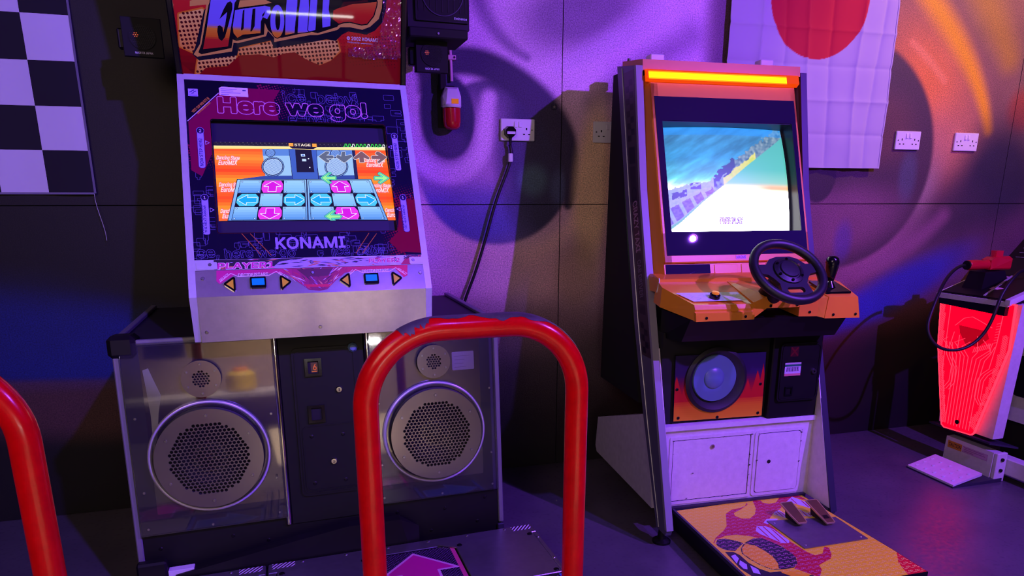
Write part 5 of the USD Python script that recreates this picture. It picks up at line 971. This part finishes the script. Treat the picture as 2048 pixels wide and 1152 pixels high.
a.add([(.318, -.74), (.318, -.87), (.24, -.875), (.27, -.80)], (222, 20, 40))
lg = []
for i in range(24):
    for j in range(26):
        x, y = -.25+i*.0245+(j % 2)*.012, -.29-j*.0235; lg.append(ring(circ(x, y, .0038, 2), .0014)); lg.append(ring(circ(x+.0075, y+.001, .0034, 2), .0014)); lg.append(sbox(x+.006, y-.0085, x+.019, y-.0065))
lg = unary_union(lg); redz = Polygon(B['red']).buffer(0).union(Polygon(B['blk1'])).union(Polygon(B['blk2'])).difference(unary_union([Polygon(B[k]).buffer(0) for k in ('w4', 'w5', 'w6', 'w7', 'w8')])).difference(ov)
a.add(lg.intersection(redz), (206, 130, 170)); a.add(lg.difference(redz).difference(unary_union([Polygon(B[k]).buffer(0) for k in ('w1', 'w2', 'w3', 'w4', 'w5', 'w6', 'w7', 'w8', 'blk3')])), (255, 244, 120))
m, c = a.mesh(None, .0865); put(tc, 'floor_print', m, 'print', col=c, label='yellow, red and black printed floor plate')
pp = Polygon([(.024, -.446), (.030, -.655), (.286, -.645), (.288, -.478)]); m = extr(pp, .003); m.apply_translation((0, 0, .0878)); put(tc, 'pedal_plate', m, 'pedal_plate')
for x, y in ((.04, -.47), (.046, -.637), (.27, -.63)): m = screw_mesh(.004, .0015); m.apply_translation((x, y, .0908)); put(tc, 'plate_screw', m, 'screw')
def pedal(cx_, y0, wd, ln, name):
    g_ = group(tc, name); pl = Polygon([(-wd*1.1, 0), (wd*1.1, 0), (wd, ln*.55), (wd*.8, ln), (-wd*.8, ln), (-wd, ln*.55)]).buffer(-.003).buffer(.003, quad_segs=3); tr = trimesh.transformations
    def seat(m):
        m.apply_transform(tr.rotation_matrix(math.pi, (0, 0, 1))); m.apply_transform(tr.rotation_matrix(math.radians(17), (1, 0, 0))); m.apply_translation((cx_, y0, .136)); return m
    put(g_, 'pedal_face', seat(extr(pl, .004)), 'gold_metal'); rim = extr(ring(pl, .0035), .006); rim.apply_translation((0, 0, -.001)); put(g_, 'pedal_rim', seat(rim), 'brass_edge')
    put(g_, 'pedal_arm', hull([(cx_+x, y, z) for x in (-.01, .01) for y, z in ((y0-.02, .09), (y0-.075, .09), (y0-.012, .130), (y0-ln*.8, .112))]), 'black_plastic')
pedal(.118, -.415, .0215, .108, 'brake_pedal'); pedal(.222, -.418, .0205, .122, 'accelerator_pedal')
# ------------------------------------------------------------------ shooting game cabinet at the right edge, its gun and cable
sc = thing('shooting_game_cabinet', 'white shooting arcade cabinet with glowing red circuit-pattern panel and a foot pedal', 'arcade cabinet', (2.84, -.56, 0))
SX, SY = 2.84, -.56
def W(m): m = m.copy(); m.apply_translation((-SX, -SY, 0)); return m
def ph(name, pts, m, **k): return put(sc, name, W(hull(pts)), m, **k)
def prism_xw(yz, x0, x1): return prism_x(yz, x0, x1)
put(sc, 'pedestal', W(prism_x([(-.41, .185), (-.69, .187), (-.712, .79), (-.37, .785)], 2.825, 2.885)), 'white_panel')
ph('pedestal_flange', [(2.80, -.38, .168), (2.80, -.70, .168), (2.80, -.38, .176), (2.80, -.70, .176), (2.92, -.74, .15), (2.92, -.36, .15), (2.92, -.74, .158), (2.92, -.36, .158)], 'navy_edge')
PX = [(-.342, .780), (-.705, .792), (-.712, .60), (-.622, .197), (-.61, .184), (-.468, .176), (-.452, .186), (-.365, .556)]
pan = Polygon(PX)
def yz(poly, x0, x1):
    m = extr(poly, x1-x0); v = m.vertices.copy(); m.vertices = np.c_[v[:, 2]+x0, v[:, 0], v[:, 1]]; return m
put(sc, 'red_panel', W(yz(pan, 2.795, 2.801)), 'red_glow', label='glowing red acrylic panel')
put(sc, 'panel_edge', W(yz(ring(pan, .005), 2.7925, 2.8035)), 'red_line')
L = []
for k, y in enumerate(np.linspace(-.595, -.47, 9)):
    t = y+.535; L.append(LineString([(y, .20), (y+t*.05, .42), (y+t*.3, .53), (y+t*.3+np.sign(t)*.02*(1+k % 3), .56+.012*(k % 3)), (y+t*.9, .60+.01*(k % 4))]))
for y0 in (-.44, -.425, -.41): L.append(LineString([(y0, .58), (y0-.01, .52), (y0-.045, .47), (y0-.045, .40), (y0-.02, .36)]))
for y0 in (-.60, -.615, -.63): L.append(LineString([(y0-.04, .50), (y0-.01, .47), (y0+.005, .44), (y0+.005, .36), (y0-.02, .33)]))
L += [LineString([(-.44, .66), (-.48, .70), (-.52, .712), (-.56, .70), (-.62, .68)]), LineString([(-.40, .76), (-.405, .60), (-.41, .45), (-.46, .25)]), LineString([(-.66, .74), (-.655, .62), (-.64, .5)])]
for k in range(10): L.append(LineString([(-.55-.009*k, .555+.004*k), (-.555-.009*k, .578+.004*k)]))
for k in range(8): L.append(LineString([(-.64, .70-.012*k), (-.655, .706-.012*k)]))
put(sc, 'circuit_lines', W(yz(unary_union([l.buffer(.0009) for l in L]).intersection(pan.buffer(-.01)), 2.7925, 2.7952)), 'red_line', label='engraved circuit lines')
lp = Polygon([(-.345, .75), (-.372, .75), (-.392, .556), (-.47, .21), (-.455, .19), (-.367, .556)]); rp = Polygon([(-.700, .66), (-.680, .66), (-.665, .52), (-.62, .3), (-.59, .24), (-.618, .205), (-.705, .60)])
for reg in (lp, rp):
    b = reg.bounds; hc = []
    for i in range(int((b[2]-b[0])/.0085)+1):
        for j in range(int((b[3]-b[1])/.0098)+1):
            y, z = b[0]+i*.0085, b[1]+j*.0098+(i % 2)*.0049
            if reg.contains(Point(y, z)): hc.append(ring(Point(y, z).buffer(.0046, quad_segs=1).buffer(0), .0009))
    tag(put(sc, 'honeycomb_print', W(yz(unary_union(hc), 2.7935, 2.7952)), 'red_line', label='honeycomb pattern'), kind='stuff')
put(sc, 'panel_window', W(yz(Polygon([(-.46, .665), (-.60, .66), (-.615, .63), (-.57, .585), (-.51, .58), (-.47, .63)]), 2.794, 2.7953)), 'red_deep')
put(sc, 'panel_knob', W(tube([(2.79, -.533, .222), (2.795, -.533, .222)], .010, 16)), 'black_plastic')
ph('top_band', [(2.775, -.352, .752), (2.775, -.678, .742), (2.775, -.345, .803), (2.775, -.680, .806), (2.86, -.352, .752), (2.86, -.678, .742), (2.86, -.345, .82), (2.86, -.68, .82)], 'black_plastic')
dk = [(2.772, -.335, .800), (2.772, -.69, .803), (3.22, -.335, .955), (3.22, -.69, .955)]
ph('deck', [(x, y, z-h_) for x, y, z in dk for h_ in (0, .022)], 'white_panel')
ph('deck_plate', [(2.785, -.35, .8055), (2.785, -.665, .808), (3.2, -.35, .951), (3.2, -.665, .951), (2.785, -.35, .8085), (2.785, -.665, .811), (3.2, -.35, .954), (3.2, -.665, .954)], 'black_plastic', label='black printed deck plate')
ph('deck_rim', [(2.768, -.678, .79), (2.768, -.70, .79), (2.768, -.678, .812), (2.768, -.70, .812), (3.22, -.678, .945), (3.22, -.70, .945), (3.22, -.678, .967), (3.22, -.70, .967)], 'white_panel')
ph('deck_rib', [(2.79, -.555, .812), (2.79, -.565, .812), (3.0, -.50, .886), (3.0, -.51, .886), (2.79, -.555, .815), (2.79, -.565, .815), (3.0, -.50, .889), (3.0, -.51, .889)], 'silver_frame')
for k, (x, y) in enumerate(((2.86, -.52), (2.93, -.60), (2.965, -.42))):
    z = .809+(x-2.785)*.3455+.0012; ph('deck_label', [(x, y, z), (x+.03, y, z+.0104), (x, y-.09, z), (x+.03, y-.09, z+.0104), (x, y, z+.0006), (x+.03, y-.09, z+.011)], 'pink_pipe')
ph('backboard', [(3.16, -.30, .90), (3.20, -.30, .90), (3.26, -.32, 1.035), (3.30, -.32, 1.035), (3.16, -.75, .90), (3.20, -.75, .90), (3.26, -.75, 1.045), (3.30, -.75, 1.045)], 'black_plastic')
bb = [(3.205, -.36, .965), (3.255, -.37, 1.028)]
for k in range(6): t = k/6; ph('backboard_line', [(3.166+.1*t+dx_-.004, y, .913+.125*t+dz_) for dx_ in (0, .003) for dz_ in (0, .002) for y in (-.345-.01*t, -.55)], 'silver_frame')
# caution plate, pedal and beam
CP = [(-.470, .015), (-.713, .015), (-.716, .134), (-.474, .134)]
put(sc, 'pedal_back', W(prism_x(CP, 2.815, 2.86)), 'white_panel'); 
a = Art(); a.add(sbox(.0, 0, .075, .034), (206, 140, 40)); a.add(text_at('CAUTION', .006, .010, .016, width=.063), (40, 20, 10)); a.add(sbox(.079, .002, .205, .032), (196, 150, 190)); a.add(ring(sbox(.08, .003, .204, .031), .0012), (150, 100, 150))
for k in range(3): a.add(sbox(.086, .0235-.008*k, .086+(.1, .108, .05)[k], .027-.008*k), (150, 104, 150))
m, c = a.mesh(None, 0); v = m.vertices.copy(); m.vertices = np.c_[2.8145-v[:, 2], -.486-v[:, 0], .082+v[:, 1]]; put(sc, 'caution_sticker', W(m), 'print', col=c, label='yellow caution sticker')
put(sc, 'foot_pedal', W(hull([(2.592, -.49, .006), (2.592, -.735, .006), (2.592, -.49, .014), (2.592, -.735, .014), (2.745, -.49, .04), (2.745, -.735, .04), (2.745, -.49, .052), (2.745, -.735, .052)])), 'white_panel')
put(sc, 'pedal_base', W(hull([(2.588, -.488, 0), (2.588, -.738, 0), (2.588, -.488, .006), (2.588, -.738, .006), (2.86, -.488, 0), (2.86, -.738, 0), (2.86, -.488, .018), (2.86, -.738, .018)])), 'navy_edge')
for i in range(3):
    for j in range(5): x, y = 2.62+i*.042, -.515-j*.048; z = .0145+(x-2.592)*.2484; put(sc, 'tread_stud', W(hull([(x+dx_, y+dy_, z+dz_) for dx_, dy_ in ((-.009, 0), (.009, 0), (0, .0035), (0, -.0035)) for dz_ in (-.001, .003)])), 'white_panel')
put(sc, 'side_bracket', W(bx(2.818, 2.875, -.735, -.7165, .0, .135, .003)), 'white_panel')
for z in (.055, .105): put(sc, 'bracket_bolt', W(tube([(2.845, -.735, z), (2.845, -.741, z)], .008, 12)), 'dark_screw')
put(sc, 'base_beam', W(bx(2.88, 2.935, -1.6, -.55, .03, .105, .004)), 'white_panel')
put(sc, 'side_cabinet', W(prism_x([(-.535, .24), (-1.5, .24), (-1.5, .78), (-.535, .735)], 3.0, 3.5)), 'white_panel')
put(sc, 'cabinet_window', W(yz(rrect(-1.3, -.603, .36, .545, .03), 2.992, 3.001)), 'black_gloss')
put(sc, 'cabinet_slot', W(yz(rrect(-1.3, -.62, .69, .702, .004), 2.994, 3.001)), 'black_gloss'); put(sc, 'cabinet_shelf', W(bx(2.96, 3.3, -1.5, -.53, .735, .765, .004)), 'white_panel')
put(sc, 'cabinet_leg', W(bx(3.05, 3.45, -1.45, -.56, 0, .24)), 'black_matt')
# holster block
ph('gun_holder', [(2.84, -.40, .828), (2.84, -.50, .828), (2.98, -.40, .872), (2.98, -.50, .872), (2.86, -.41, .905), (2.86, -.49, .905), (2.97, -.41, .91), (2.97, -.49, .91)], 'black_plastic')
gn = thing('light_gun', 'red plastic light gun resting in its holder on top of the white cabinet', 'toy gun', (2.90, -.45, .9115))
def G(m): return m
put(gn, 'barrel', tube([(-.105, 0, .024), (-.10, 0, .024), (-.06, 0, .024), (-.02, 0, .023), (.02, 0, .026), (.06, 0, .028)], [.018, .0225, .0235, .021, .026, .028], 20), 'red_plastic', smooth=50)
put(gn, 'body', hull([(x, y, z) for x, z in ((.0, .003), (.115, .003), (.12, .05), (.10, .062), (.03, .058), (.0, .045)) for y in (-.026, .026)]+[(x, y, z) for x, z in ((.01, .01), (.112, .01), (.114, .045)) for y in (-.031, .031)]), 'red_plastic')
put(gn, 'sight', hull([(x, y, z) for x in (.035, .075) for y in (-.014, .014) for z in (.055, .086)]+[(.03, 0, .055), (.08, 0, .055)]), 'red_plastic')
put(gn, 'collar', tube([(-.112, 0, .024), (-.104, 0, .024)], .020, 18), 'black_plastic', smooth=40)
cb = thing('gun_cable', 'black cable looping down from the red light gun across the glowing panel', 'cable', (2.79, -.45, .93))
cpts = np.array([(2.780, -.45, .935), (2.735, -.46, .929), (2.66, -.485, .895), (2.575, -.53, .835), (2.515, -.56, .752), (2.492, -.58, .672), (2.515, -.60, .622), (2.575, -.62, .594), (2.645, -.64, .606), (2.705, -.655, .66), (2.735, -.665, .742), (2.765, -.66, .826), (2.83, -.645, .896), (2.91, -.62, .925), (2.97, -.61, .918), (3.03, -.60, .91)])
put(cb, 'cord', tube(spline(cpts, 110)-np.array([2.79, -.45, .93]), .0068, 10), 'cable', smooth=True)

# ------------------------------------------------------------------ things on the wall
def wall_socket(x, label, plugged=None, z=1.5):
    t = thing('wall_socket', label, 'wall socket', (x, 0, z), group=None)
    put(t, 'faceplate', bx(-.073, .073, -.0115, -.0002, -.043, .043, .0025), 'white_plastic')
    for s in (-1, 1):
        q = s*.0375
        for px_, pz, w_, h_ in ((0, .004, .005, .009), (-.011, -.017, .0085, .0045), (.011, -.017, .0085, .0045)):
            put(t, 'pin_hole', bx(q+px_-w_/2, q+px_+w_/2, -.0121, -.0113, pz-h_/2, pz+h_/2), 'black_matt')
        put(t, 'screw', tube([(s*.0605, -.0115, .0), (s*.0605, -.0125, .0)], .0032, 10), 'screw')
        put(t, 'rocker', hull([(s*.010+w_, y, z_) for w_ in (-.0058, .0058) for y, z_ in ((-.0112, .0085), (-.0112, .0325), (-.0138, .0305), (-.0168, .0105))]), 'white_plastic')
    return t
wall_socket(.819, 'white double wall socket with a black plug in its left outlet')
wall_socket(1.228, 'white double wall socket half hidden by the driving cabinet, black plug on its right')
wall_socket(2.803, 'empty white double wall socket, the one nearer the white flag with red disc')
wall_socket(3.162, 'empty white double wall socket, rightmost on the wall')
def plug(x, label, tagged):
    t = thing('plug', label, 'plug', (x, -.012, 1.49))
    o = [(math.cos(q)*.0265, math.sin(q)*.0265*.98) for q in np.radians([22, 66, 114, 158, 205, 250, 290, 335])]
    put(t, 'plug_body', hull([(a_, -.001, b_) for a_, b_ in o]+[(a_*.86, -.024, b_*.86) for a_, b_ in o]), 'black_gloss')
    put(t, 'plug_label', bx(-.016, .019, -.0252, -.0238, -.009, .001), 'white_plastic')
    put(t, 'strain_relief', tube([(0, -.012, -.022), (0, -.012, -.05)], [.007, .0045], 10), 'black_plastic', smooth=40)
    return t
plug(.783, 'black mains plug with a pale label, in the socket above the long hanging cable', True)
plug(1.2675, 'black mains plug beside the left rail of the driving cabinet', False)
pc = thing('power_cable', 'black power cable hanging from the plug down the wall behind the dance cabinet', 'cable', (.783, -.012, 1.44))
put(pc, 'cord', tube(spline(np.array([(0, -.006, .0), (.004, -.01, -.04), (-.012, -.012, -.10), (-.045, -.012, -.18), (-.078, -.012, -.275), (-.10, -.012, -.35), (-.128, -.012, -.44), (-.165, -.012, -.545), (-.202, -.012, -.64), (-.21, -.012, -.75)]), 60), .0062, 10), 'cable', smooth=True)
put(pc, 'cable_tag', bx(-.0085, .0095, -.019, -.003, -.068, -.034, .002), 'white_plastic', label='white tag on the cable')
pc2 = thing('power_cable', 'thin black cable hanging down the wall beside the driving cabinet', 'cable', (1.2675, -.012, 1.43))
put(pc2, 'cord', tube(spline(np.array([(0, -.006, 0.01), (.0, -.01, -.05), (-.02, -.012, -.2), (-.035, -.012, -.4), (-.03, -.012, -.6), (.0, -.012, -.75), (.06, -.012, -.86), (.09, -.012, -.95)]), 50), .003, 8), 'cable', smooth=True)
# siren with conduit
si = thing('alarm_sounder', 'white and red alarm beacon hanging below the pink cable conduit', 'alarm', (.537, 0, 1.52))
put(si, 'body', hull([(x, y, z) for x, z in ((-.026, .128), (.026, .128), (.037, .095), (-.037, .095), (.037, .058), (-.037, .058)) for y in (-.003, -.05)]+[(x, -.064, z) for x, z in ((-.018, .12), (.018, .12), (-.026, .06), (.026, .06))]), 'white_plastic')
put(si, 'rim', lathe([(0, 0), (.036, 0), (.038, .006), (.036, .012), (0, .012)], 28).apply_translation((0, -.042, .052)), 'white_plastic', smooth=30)
put(si, 'lens', lathe([(0, -.030), (.020, -.028), (.0315, -.018), (.0345, 0.), (.0345, .05), (0, .05)], 32).apply_translation((0, -.042, .0)), 'red_lens', smooth=40)
for k in range(10): q = k*math.pi/5; put(si, 'lens_rib', tube([(.0345*math.cos(q), -.042+.0345*math.sin(q), -.002), (.0345*math.cos(q), -.042+.0345*math.sin(q), .05)], .0012, 5), 'red_lens')
put(si, 'warning_label', bx(-.004, .024, -.066, -.0625, .066, .084, .0005), 'button_orange', label='orange warning label')
put(si, 'mount_plate', bx(-.05, .02, -.004, -.0003, -.02, .14), 'black_plastic')
co = thing('cable_conduit', 'thin pink cable conduit running down the wall to the alarm beacon', 'conduit', (.539, 0, 1.655))
put(co, 'pipe', tube([(0.006, -.012, .02), (.003, -.012, .12), (-.002, -.012, .22), (-.004, -.012, .5)], .0062, 10), 'pink_pipe', smooth=True)
put(co, 'clip', bx(-.008, .024, -.021, -.0005, .098, .116, .002), 'pink_pipe'); put(co, 'clip_screw', tube([(.017, -.021, .107), (.017, -.023, .107)], .004, 10), 'dark_screw')
wp_ = thing('black_upright', 'narrow black pole behind the small black loudspeaker', 'bracket', (.505, -.03, 1.64)); put(wp_, 'upright', bx(-.012, .012, -.012, .028, .0, .5, .003), 'black_matt')  # dark vertical strip left of the conduit
cl = thing('cable_clip', 'small metal cable clip screwed to the wall above the sockets', 'cable clip', (.978, 0, 1.595))
put(cl, 'plate', bx(-.010, .010, -.006, -.0002, -.010, .010, .001), 'navy_edge'); put(cl, 'clip_screw', tube([(0, -.006, 0), (0, -.008, 0)], .0045, 10), 'screw')
def small_speaker(loc, yaw, label, text):
    t = thing('wall_speaker', label, 'loudspeaker', loc, yaw)
    h = [(x, -.0, z) for x in (-.0575, .0575) for z in (-.0585, .0585)]+[(x, .085, z) for x in (-.048, .04) for z in (-.045, .045)]
    put(t, 'enclosure', hull(h+[(x, -.006, z) for x in (-.055, .055) for z in (-.056, .056)]), 'black_matt')
    q = Face((-.006, 0), (-.006, 1)); hs = []
    for i in range(-7, 8):
        for j in range(-8, 9):
            a_, b_ = (i+.5*(j % 2))*.0056, j*.0049
            if math.hypot(a_, b_) < .036: hs.append(Point(a_, b_).buffer(.0019, quad_segs=1))
    put(t, 'grille', q.plate(circ(0, .002, .039, 12).difference(affinity.translate(unary_union(hs), 0, .002)), .0015, .003), 'black_matt'); put(t, 'cone', q.plate(circ(0, .002, .038, 12), .0003, .0008), 'cone_dark')
    a_ = Art(); [a_.add(circ(-.018+.006*math.cos(k*1.05), .006+.006*math.sin(k*1.05), .0019, 3), (226, 84, 40)) for k in range(6)]; a_.add(circ(-.018, .006, .002, 3), (255, 120, 60)); put_art(t, 'indicator', a_, q, .0032, 'lit_print', label='small red glow behind the grille')
    a_ = Art(); a_.add(text_at(text, 0, -.0485, .0062, width=.05, center=True), (206, 200, 230)); put_art(t, 'lettering', a_, q, .0004)
    put(t, 'mount_arm', bx(-.075, -.045, .03, .06, -.03, .03, .004), 'black_plastic')
    return t
small_speaker((.421, -.30, 1.712), 2, 'small square black loudspeaker right of the red marquee, below the large one', 'MADE IN JAPAN')
small_speaker((-.50, -.30, 1.717), 6, 'small square black loudspeaker on the dark wall left of the red marquee', 'MADE IN JAPAN')
bs = thing('large_speaker', 'large black loudspeaker cut off by the top edge of the photo', 'loudspeaker', (.455, -.34, 1.79), 3)
put(bs, 'enclosure', hull([(x, y, z) for x in (-.12, .095) for y, z in ((0, .0), (0, .42), (.18, .42), (.18, .0))]), 'black_plastic'); q = Face((0, 0), (0, 1))
put(bs, 'baffle', q.plate(rrect(-.095, .093, .02, .41, .006), .0, .008), 'black_matt'); put(bs, 'baffle_rim', q.plate(ring(rrect(-.093, .091, .022, .408, .006), .0025), .008, .0095), 'black_plastic')
for k in range(9): put(bs, 'grille_bar', q.box(-.085+k*.0205, -.082+k*.0205, .05, .40, .008, .0095), 'black_plastic')
put(bs, 'woofer_rim', q.plate(ring(circ(-.0, .11, .072, 16), .003), .0095, .0112), 'navy_edge')
a = Art(); a.add(text_at('Eminence', .040, .030, .0075, width=.045), (200, 200, 236)); put_art(bs, 'lettering', a, q, .0086)
put(bs, 'lower_bracket', bx(-.12, .085, -.02, .16, -.034, -.002, .004), 'black_matt'); put(bs, 'bracket_bolt', tube([(-.02, -.02, -.02), (-.02, -.024, -.02)], .004, 10), 'screw')
# flags
def cloth(x0, x1, z0, z1, nu, nv, depth, colour):
    x = np.linspace(x0, x1, nu); z = np.linspace(z0, z1, nv); X, Z = np.meshgrid(x, z); return X, Z, depth(X, Z), colour(X, Z)
def sheet(parent, name, X, Y, Z, C=None, material='cloth', th=.0012, flat=False, label=None):
    nv_, nu_ = X.shape; v = np.c_[X.ravel(), Y.ravel(), Z.ravel()]; i = (np.arange(nv_-1)[:, None]*nu_+np.arange(nu_-1)[None]).ravel()
    f = np.vstack([np.c_[i, i+1, i+nu_+1], np.c_[i, i+nu_+1, i+nu_]]); n = len(v)
    vb = v+np.array([0, th, 0]); fb2 = f[:, ::-1]+n
    return put(parent, name, trimesh.Trimesh(np.vstack([v, vb]), np.vstack([f, fb2]), process=False), material, smooth=True, col=None if C is None else np.vstack([C, C]), label=label)
fl = thing('checkered_flag', 'black and white checkered flag hanging at the left edge of the wall', 'flag', (-1.362, -.012, 1.24))
def wave(X, Z): return -.008-.012*(meshkit.fbm(np.stack([X*5, Z*3, X*0], -1), 3, 12)-.3)-.004*np.sin(X*21)*np.clip((2.2-Z)/1., 0, 1)
ck = .1468; zb = 1.243
for i in range(8):
    for j in range(7):
        xa, za = -.777-(i+1)*ck, zb+j*ck; X, Z = np.meshgrid(np.linspace(xa, xa+ck, 12), np.linspace(za, za+ck, 12)); Y = wave(X, Z); dark_ = (i+j) % 2 == 0
        sheet(fl, 'check', X+1.362, Y+.012, Z-1.24, np.tile(lin((24, 22, 28) if dark_ else (226, 222, 230)), (X.size, 1)))
X, Z = np.meshgrid(np.linspace(-.779, -.772, 3), np.linspace(zb, zb+7*ck, 60)); sheet(fl, 'side_hem', X+1.362, wave(X, Z)+.0105, Z-1.24, np.tile(lin((120, 116, 130)), (X.size, 1)))
X, Z = np.meshgrid(np.linspace(-.777-8*ck, -.777, 60), np.linspace(zb-.004, zb+.003, 3)); sheet(fl, 'bottom_hem', X+1.362, wave(X, Z)+.0105, Z-1.24, np.tile(lin((130, 126, 140)), (X.size, 1)))
put(fl, 'loose_thread', tube(spline(np.array([(.585, -.01, .0), (.590, -.01, -.06), (.60, -.008, -.12), (.603, -.008, -.165)]), 20), .0008, 5), 'flag_white')
jf = thing('white_flag', 'white cloth flag with a large red disc, creased in squares, hung on the wall', 'flag', (2.195, -.012, 1.37))
fx_ = [1.763, 1.90, 2.035, 2.165, 2.31, 2.455, 2.555, 2.632]; fz_ = [1.37, 1.515, 1.662, 1.81, 1.96, 2.11, 2.26, 2.41, 2.56, 2.70]
def crease(X, Z):
    d = -.028-.004*np.sin((X-1.76)*9)
    for k, c_ in enumerate(fx_[1:-1]): t = X-(c_+.02*np.sin(Z*4+k)); d += (.009 if k % 2 else -.0095)*np.exp(-np.abs(t)/.016)
    for k, c_ in enumerate(fz_[1:-1]): t = Z-c_; d += (-.0065 if k % 2 else .0055)*np.exp(-np.abs(t)/.012)
    cell = ((np.searchsorted(fx_, X)+np.searchsorted(fz_, Z)) % 2)-.5
    d += .004*(meshkit.fbm(np.stack([X*7, Z*7, X*0], -1), 3, 31)-.5)+np.sin((X*.8+Z*.6)*26)*.0022*np.clip((1.9-Z)/.5, 0, 1)
    return d
X, Z = np.meshgrid(np.linspace(1.763, 2.632, 190), np.linspace(1.37, 2.78, 300)); nrm = lin((188, 186, 196)); C = np.tile(nrm, (X.size, 1)); R_ = np.hypot(X-2.207, Z-2.09).ravel()
e_ = np.clip((.256-R_)/.002+.5, 0, 1)[:, None]; C = C*(1-e_)+np.array(lin((206, 12, 44)))*e_
sheet(jf, 'cloth', X-2.195, crease(X, Z)+.012, Z-1.37, C)
for xa in (1.763, 2.625): X, Z = np.meshgrid(np.linspace(xa, xa+.007, 3), np.linspace(1.37, 2.78, 120)); sheet(jf, 'side_hem', X-2.195, crease(X, Z)+.0105, Z-1.37, np.tile(nrm, (X.size, 1)))
X, Z = np.meshgrid(np.linspace(1.763, 2.632, 120), np.linspace(1.366, 1.374, 3)); sheet(jf, 'bottom_hem', X-2.195, crease(X, Z)+.0105, Z-1.37, np.tile(nrm, (X.size, 1)))

# ------------------------------------------------------------------ unseen things behind the camera, placed for reflections in the dance cabinet
bn_ = thing('bench', 'unseen low grey bench out of view, placed under the mirrored yellow tub', 'bench', (-.3, -4.95, 0)); put(bn_, 'seat', bx(-1.1, 1.1, -.22, .2, .30, .345, .006), 'white_body')  # unseen, there to carry the mirrored tub
for x in (-1.0, 1.0): put(bn_, 'leg', bx(x-.03, x+.03, -.18, .16, 0, .30, .004), 'black_plastic')
tb = thing('unseen_yellow_tub', 'unseen yellow tub with an orange lid, placed for the yellow reflection in the left speaker cover', 'tub', (-.285, -4.95, .345))  # unseen, shaped to give the yellow reflection
put(tb, 'tub', lathe([(0, 0), (.10, 0), (.125, .02), (.12, .14), (.09, .17), (0, .17)], 32), 'yellow_plastic', smooth=30); put(tb, 'lid', lathe([(0, .17), (.062, .17), (.064, .195), (.05, .205), (0, .207)], 32), 'orange_panel', smooth=30)
ls_ = thing('unseen_bulb_board', 'unseen board of white bulbs and a pink tube, placed for sparkles in the speaker cover', 'sign', (-.88, -5.19, .75)); put(ls_, 'board', bx(-.16, .16, -.03, .0, -.09, .09, .004), 'black_plastic')  # unseen bulbs, set for the sparkles in the speaker cover
for k in range(9): put(ls_, 'bulb', trimesh.creation.icosphere(2, .011).apply_translation((-.13+k*.0325, -.038, .045+.012*(k % 2))), 'bulb_white', smooth=True)
put(ls_, 'pink_tube', tube([(-.09, -.038, -.03), (.09, -.038, -.025)], .008, 12), 'pink_glow', smooth=True)

fm_ = thing('unseen_mat', 'unseen pale beige mat out of view, placed to brighten the dance cabinet front by reflection', 'mat', (.5, -3.9, 0)); put(fm_, 'mat', bx(-.6, .6, -1.2, .8, 0, .006, .002), 'pale_mat')  # unseen pale surface, reflects into the lower steel of the dance cabinet
